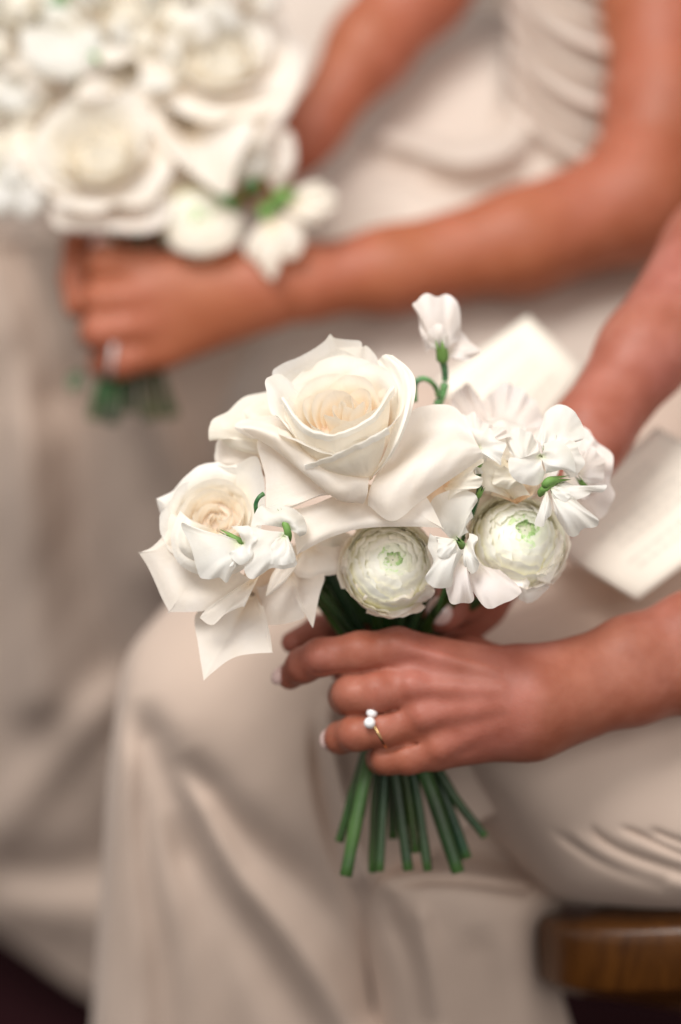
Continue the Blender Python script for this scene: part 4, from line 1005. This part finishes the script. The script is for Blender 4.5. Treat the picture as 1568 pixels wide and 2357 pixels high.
pea([(1019, 835, -56), (1019, 826, -55), (1018, 812, -53), (1016, 800, -51)], 3.6, [
    ((1018, 815, -58), [(985, 812, -56), (966, 760, -54), (962, 725, -52), (950, 704, -50), (958, 690, -50), (980, 677, -52), (1005, 682, -54), (1028, 676, -56), (1054, 700, -56), (1062, 750, -56), (1052, 790, -56)], dict(bulge=5, ruf=(1.4, 4), kind='peapink')),
    ((1022, 812, -60), [(1040, 740, -62), (1070, 772, -62), (1100, 800, -60), (1104, 815, -60), (1070, 830, -58), (1040, 826, -57)], dict(bulge=3, ruf=(1, 3), kind='peapink')),
    ((1016, 812, -54), [(990, 800, -50), (985, 760, -46), (1010, 745, -46), (1030, 765, -48), (1030, 800, -50)], dict(bulge=3, ruf=(.6, 2), kind='peapink')),
])
stem(near_b, [(1019, 826, -57), (1025, 862, -58), (1021, 900, -60), (1008, 950, -62), (980, 1100, -65), (930, 1400, -80)], 1.6, (0.10, 0.24, 0.09), 30, 'stem')
stem(near_b, [(955, 925, -52), (955, 885, -52), (972, 871, -52), (994, 880, -54), (1008, 905, -58), (1004, 940, -60)], 1.3, (0.10, 0.24, 0.09), 20, 'tendril')
stem(near_b, [(1094, 1060, -18), (1100, 1085, -17), (1104, 1120, -18), (1080, 1200, -34), (1000, 1420, -70)], 1.3, (0.06, 0.17, 0.05), 24, 'stem')

pea([(1200, 1105, -14), (1202, 1096, -12), (1206, 1088, -11)], 1.8, [
    ((1200, 1080, -16), [(1172, 1040, -20), (1165, 1000, -22), (1190, 985, -24), (1215, 992, -24), (1232, 1010, -22), (1240, 1045, -18)], dict(bulge=4, ruf=(1.3, 4))),
    ((1196, 1090, -12), [(1160, 1070, -12), (1140, 1085, -10), (1135, 1110, -9), (1160, 1125, -9), (1190, 1118, -9), (1205, 1108, -10)], dict(bulge=4, ruf=(1.2, 4), kind='cream')),
    ((1170, 1060, -22), [(1120, 1030, -26), (1110, 1060, -22), (1105, 1095, -18), (1130, 1118, -16), (1165, 1110, -16), (1185, 1085, -18)], dict(bulge=4, ruf=(1.2, 4), kind='cream')),
])
pea([(1072, 1075, -24), (1076, 1062, -22), (1082, 1048, -20)], 1.8, [
    ((1085, 1030, -26), [(1040, 1000, -30), (1045, 965, -34), (1072, 955, -34), (1095, 972, -30), (1110, 1000, -26), (1108, 1025, -24)], dict(bulge=4, ruf=(1.4, 4))),
    ((1085, 1050, -20), [(1100, 1020, -16), (1118, 1040, -14), (1120, 1070, -12), (1105, 1092, -12), (1090, 1085, -13), (1078, 1070, -15)], dict(bulge=3, ruf=(1.2, 4))),
])
pea([(1352, 1130, -30), (1346, 1120, -28), (1338, 1110, -26)], 1.8, [
    ((1330, 1090, -30), [(1338, 1040, -34), (1365, 1030, -34), (1388, 1055, -32), (1392, 1085, -30), (1378, 1112, -28), (1350, 1112, -27)], dict(bulge=4, ruf=(1.6, 4), kind='peapink')),
])
# cream petals filling the mass behind the sweet peas
fr = rose(near_b, (1130, 1130, -62), (0.3, 0.6, 0.7), rim=20, H=30, n=14, heart=4, seed=21, kinds=('rose', 'rose', 'outer'), outer=4, flare=(4, 10))
fan('petal', fr, (1180, 1150, -20), [(1110, 1130, -14), (1108, 1085, -12), (1115, 1062, -12), (1150, 1075, -12), (1200, 1110, -12), (1220, 1140, -14)], 'cream', bulge=4, wobble=1.5)
fan('petal', fr, (1190, 1160, -24), [(1130, 1140, -18), (1140, 1110, -18), (1180, 1090, -20), (1240, 1100, -20), (1250, 1130, -22)], 'peach', bulge=3, wobble=1.5)
fan('petal', fr, (1010, 1080, -22), [(960, 1170, -14), (1000, 1190, -12), (1060, 1150, -10), (1090, 1100, -10), (1070, 1050, -14)], 'peach', bulge=3, wobble=1.5)

# stems: above the hand, through the grip, fanned out below
G1, G2, G3 = (0.026, 0.062, 0.008), (0.055, 0.118, 0.026), (0.020, 0.052, 0.018)
ends = [  # flower end, grip, below the fist, tip, radius, colour
    [(640, 1250, -60), (770, 1420, -72), (900, 1600, -84), (985, 1800, -80), (1055, 2008, -76), 3.7, (0.028, 0.085, 0.014)],
    [(700, 1330, -50), (790, 1432, -66), (930, 1620, -86), (1030, 1810, -88), (1117, 1925, -86), 2.4, (0.025, 0.07, 0.018)],
    [(720, 1250, -70), (800, 1400, -80), (915, 1600, -92), (1010, 1800, -90), (1074, 1975, -88), 2.8, G3],
    [(850, 1320, -60), (862, 1400, -70), (880, 1600, -82), (912, 1800, -78), (940, 2003, -76), 2.7, G3],
    [(860, 1360, -52), (866, 1420, -62), (890, 1600, -78), (935, 1800, -82), (957, 1962, -82), 2.4, G1],
    [(930, 1370, -60), (920, 1440, -70), (905, 1600, -80), (955, 1800, -80), (985, 2004, -78), 2.2, G3],
    [(1000, 1330, -60), (950, 1440, -74), (890, 1600, -84), (884, 1800, -78), (874, 2005, -74), 2.2, G3],
    [(1060, 1340, -60), (980, 1440, -76), (900, 1600, -88), (868, 1800, -84), (858, 2008, -80), 2.4, G1],
    [(1120, 1300, -70), (985, 1440, -80), (888, 1600, -80), (838, 1800, -68), (796, 2016, -64), 3.3, G2],
    [(1180, 1330, -80), (1000, 1460, -92), (880, 1620, -84), (822, 1800, -78), (781, 1937, -76), 2.5, (0.035, 0.075, 0.01)],
    [(900, 1300, -80), (890, 1430, -90), (900, 1600, -94), (900, 1750, -92), (905, 1930, -92), 2.6, G1],
    [(760, 1280, -90), (800, 1420, -96), (880, 1600, -96), (960, 1760, -96), (1020, 1900, -96), 2.4, G1],
    [(740, 1340, -74), (760, 1410, -84), (880, 1600, -90), (850, 1760, -90), (830, 1880, -90), 2.4, G1],
    [(1010, 1280, -90), (960, 1420, -96), (900, 1600, -90), (925, 1760, -88), (930, 1900, -88), 2.4, G1],
]
for e in ends:
    stem(near_b, e[:5], e[5], e[6], 30, 'stem', endc=(0.07, 0.15, 0.04))
fan('leaf', near_b, (830, 1330, -60), [(790, 1300, -58), (762, 1262, -50), (765, 1240, -48), (785, 1240, -50), (800, 1290, -56)], 'darkgreen', bulge=2, mat=M_GREEN)
fan('leaf', near_b, (880, 1440, -100), [(780, 1440, -98), (750, 1380, -92), (760, 1330, -90), (850, 1300, -92), (900, 1330, -95)], 'darkgreen', bulge=2, mat=M_GREEN)
fan('leaf', near_b, (920, 1460, -104), [(860, 1400, -98), (880, 1330, -96), (950, 1310, -96), (1000, 1350, -98), (985, 1430, -102)], 'darkgreen', bulge=2, mat=M_GREEN)

# =================================================================== FAR BOUQUET
far_b = empty('bouquet', wp(320, 800, -345), 'blurred bouquet of creamy white roses and sweet peas in the upper left corner', 'bouquet')
kw = dict(lowres=True, heart=4, curl=3.0)
CK = ('rose', 'rose', 'outer')
ro = rose(far_b, (235, 375, -320), (-0.05, 0.42, 0.90), rim=29, H=27, n=26, seed=31, outer=6, flare=(8, 18), kinds=CK, **kw)
rose(far_b, (500, 165, -330), (0.1, 0.5, 0.85), rim=28, H=26, n=24, seed=32, outer=6, flare=(10, 20), kinds=CK, **kw)
rose(far_b, (300, 60, -340), (0.0, 0.6, 0.8), rim=28, H=32, n=14, seed=33, outer=6, flare=(10, 20), kinds=CK, **kw)
rose(far_b, (520, 30, -365), (0.2, 0.6, 0.75), rim=25, H=28, n=18, seed=34, outer=4, flare=(4, 9), kinds=CK, **kw)
rose(far_b, (80, 260, -350), (-0.4, 0.4, 0.8), rim=24, H=30, n=12, seed=35, outer=5, flare=(6, 14), kinds=CK, **kw)
rose(far_b, (110, 80, -350), (-0.3, 0.6, 0.75), rim=26, H=30, n=12, seed=36, outer=5, flare=(8, 16), kinds=CK, **kw)
rose(far_b, (430, 330, -350), (0.1, 0.3, 0.95), rim=24, H=30, n=12, seed=37, outer=5, flare=(8, 16), kinds=CK, **kw)
ranunculus(far_b, (452, 505, -322), (0.2, -0.1, 0.97), rad=20, seed=41, layers=5, per=6, lowres=True, skirt=5)
FB = -300
for base, pts, kd in [
    ((420, 300, -325), [(360, 235, -305), (350, 300, -300), (420, 380, -292), (520, 450, -290), (545, 380, -292), (585, 290, -298), (560, 220, -310)], 'outer'),
    ((540, 300, -335), [(540, 240, -320), (600, 200, -310), (660, 178, -305), (688, 205, -303), (660, 270, -303), (590, 330, -305), (560, 330, -315)], 'outer'),
    ((600, 400, -335), [(580, 350, -322), (620, 315, -315), (665, 300, -312), (682, 350, -312), (672, 400, -314), (630, 440, -318)], 'outer'),
    ((270, 470, -325), [(120, 440, -310), (118, 500, -303), (150, 528, -300), (250, 535, -298), (340, 535, -298), (390, 505, -300), (400, 450, -306)], 'outer'),
    ((100, 390, -330), [(0, 330, -318), (-30, 380, -312), (10, 432, -310), (90, 440, -312), (150, 430, -315)], 'cream'),
    ((440, 420, -330), [(380, 420, -315), (370, 490, -308), (400, 570, -305), (470, 585, -303), (540, 560, -306), (560, 500, -312)], 'cream'),
    ((420, 180, -310), [(330, 170, -300), (320, 195, -292), (360, 210, -290), (400, 195, -292), (420, 165, -300)], 'pea'),
    ((150, 60, -320), [(50, 60, -305), (50, 120, -300), (110, 180, -298), (200, 170, -298), (240, 110, -302), (220, 50, -308)], 'pea'),
    ((60, 180, -335), [(-20, 150, -322), (-20, 230, -318), (40, 260, -316), (110, 230, -318)], 'pea'),
]:
    fan('petal', far_b, base, pts, kd, bulge=6, nt=10, ns=26, curl=-3, wobble=2.5)
def farpea(cal, r, petals):
    c = calyx(far_b, cal, r)
    for base, pts in petals: fan('petal', c, base, pts, 'cream', mat=M_PEA, bulge=5, ruf=(2.4, 3), nt=12, ns=28)
fr2 = random.Random(5)
fill = rose(far_b, (330, 230, -352), (0, .4, .9), rim=24, H=28, n=12, seed=39, kinds=CK, **kw)
for i in range(64):
    u = fr2.uniform(-30, 640); v = fr2.uniform(-60, 430)
    if (u > 560 and v > 250) or u > 600: continue
    if (u - 235) ** 2 + (v - 360) ** 2 < 110 ** 2 or (u - 505) ** 2 + (v - 150) ** 2 < 85 ** 2: continue
    a = math.atan2(v - 230, u - 320) + fr2.uniform(-.7, .7); L = fr2.uniform(45, 85); wd = fr2.uniform(30, 55); z = -306 - fr2.uniform(0, 16)
    ca, sa = math.cos(a), math.sin(a)
    pp = [(u + ca * L * x - sa * wd * y, v + sa * L * x + ca * wd * y, z + dz) for x, y, dz in ((0.1, -1, -4), (.7, -1.05, 2), (1.05, -.5, 6), (1.15, 0, 7), (1.0, .55, 6), (.65, 1.05, 2), (0.1, 1, -4))]
    fan('petal', fill, (u - ca * L * .5, v - sa * L * .5, z - 12), pp, fr2.choice(['outer', 'rose', 'cream', 'pea']), bulge=6, nt=9, ns=20, curl=-4, wobble=2.5)
farpea([(640, 480, -322), (640, 465, -318), (648, 455, -316), (662, 452, -315)], 6.5, [
    ((655, 465, -322), [(672, 440, -320), (700, 424, -316), (735, 420, -314), (758, 432, -314), (740, 462, -314), (700, 480, -316)]),
    ((655, 468, -318), [(690, 445, -312), (735, 440, -309), (774, 448, -308), (772, 476, -308), (735, 490, -309), (690, 488, -312)]),
    ((655, 472, -316), [(680, 470, -311), (725, 474, -307), (756, 492, -306), (728, 510, -306), (692, 508, -308), (665, 492, -312)])])
farpea([(600, 478, -322), (612, 488, -318), (622, 496, -315)], 6.0, [
    ((622, 490, -320), [(596, 520, -318), (570, 545, -315), (566, 585, -313), (590, 600, -312), (622, 560, -313), (635, 520, -315)]),
    ((625, 490, -316), [(612, 530, -311), (590, 575, -308), (600, 620, -306), (628, 638, -305), (648, 600, -306), (650, 540, -309)]),
    ((630, 488, -318), [(640, 530, -313), (642, 580, -309), (668, 598, -308), (700, 556, -309), (694, 512, -311), (668, 496, -314)])])
for a, b, r in (((140, -20, -330), (130, 30, -312), 6), ((225, 100, -318), (212, 140, -304), 5), ((60, 370, -335), (20, 380, -316), 6), ((545, 470, -335), (510, 455, -315), 6), ((590, 400, -335), (575, 440, -320), 6)):
    stem(far_b, [a, tuple((np.array(a) + b) / 2), b], r * .8, (0.12, 0.30, 0.08), 10, 'stem')
for e in [[(250, 540, -350), (290, 700, -352), (240, 880, -350), (215, 965, -350), 4.2, (0.035, 0.09, 0.02)],
          [(320, 540, -352), (300, 700, -352), (270, 880, -346), (255, 975, -344), 4.6, (0.018, 0.06, 0.014)],
          [(380, 540, -355), (310, 700, -356), (300, 880, -352), (300, 950, -352), 4.6, (0.02, 0.05, 0.01)],
          [(420, 540, -360), (320, 700, -360), (335, 880, -358), (350, 965, -358), 4, (0.03, 0.06, 0.008)],
          [(460, 540, -360), (330, 700, -362), (370, 880, -362), (395, 960, -362), 4, (0.03, 0.06, 0.01)]]:
    stem(far_b, e[:4], e[4], e[5], 20, 'stem')
fan('leaf', far_b, (190, 850, -345), [(165, 855, -342), (155, 885, -340), (172, 900, -340), (192, 880, -342)], 'darkgreen', bulge=1, mat=M_STEM, nt=6, ns=12)
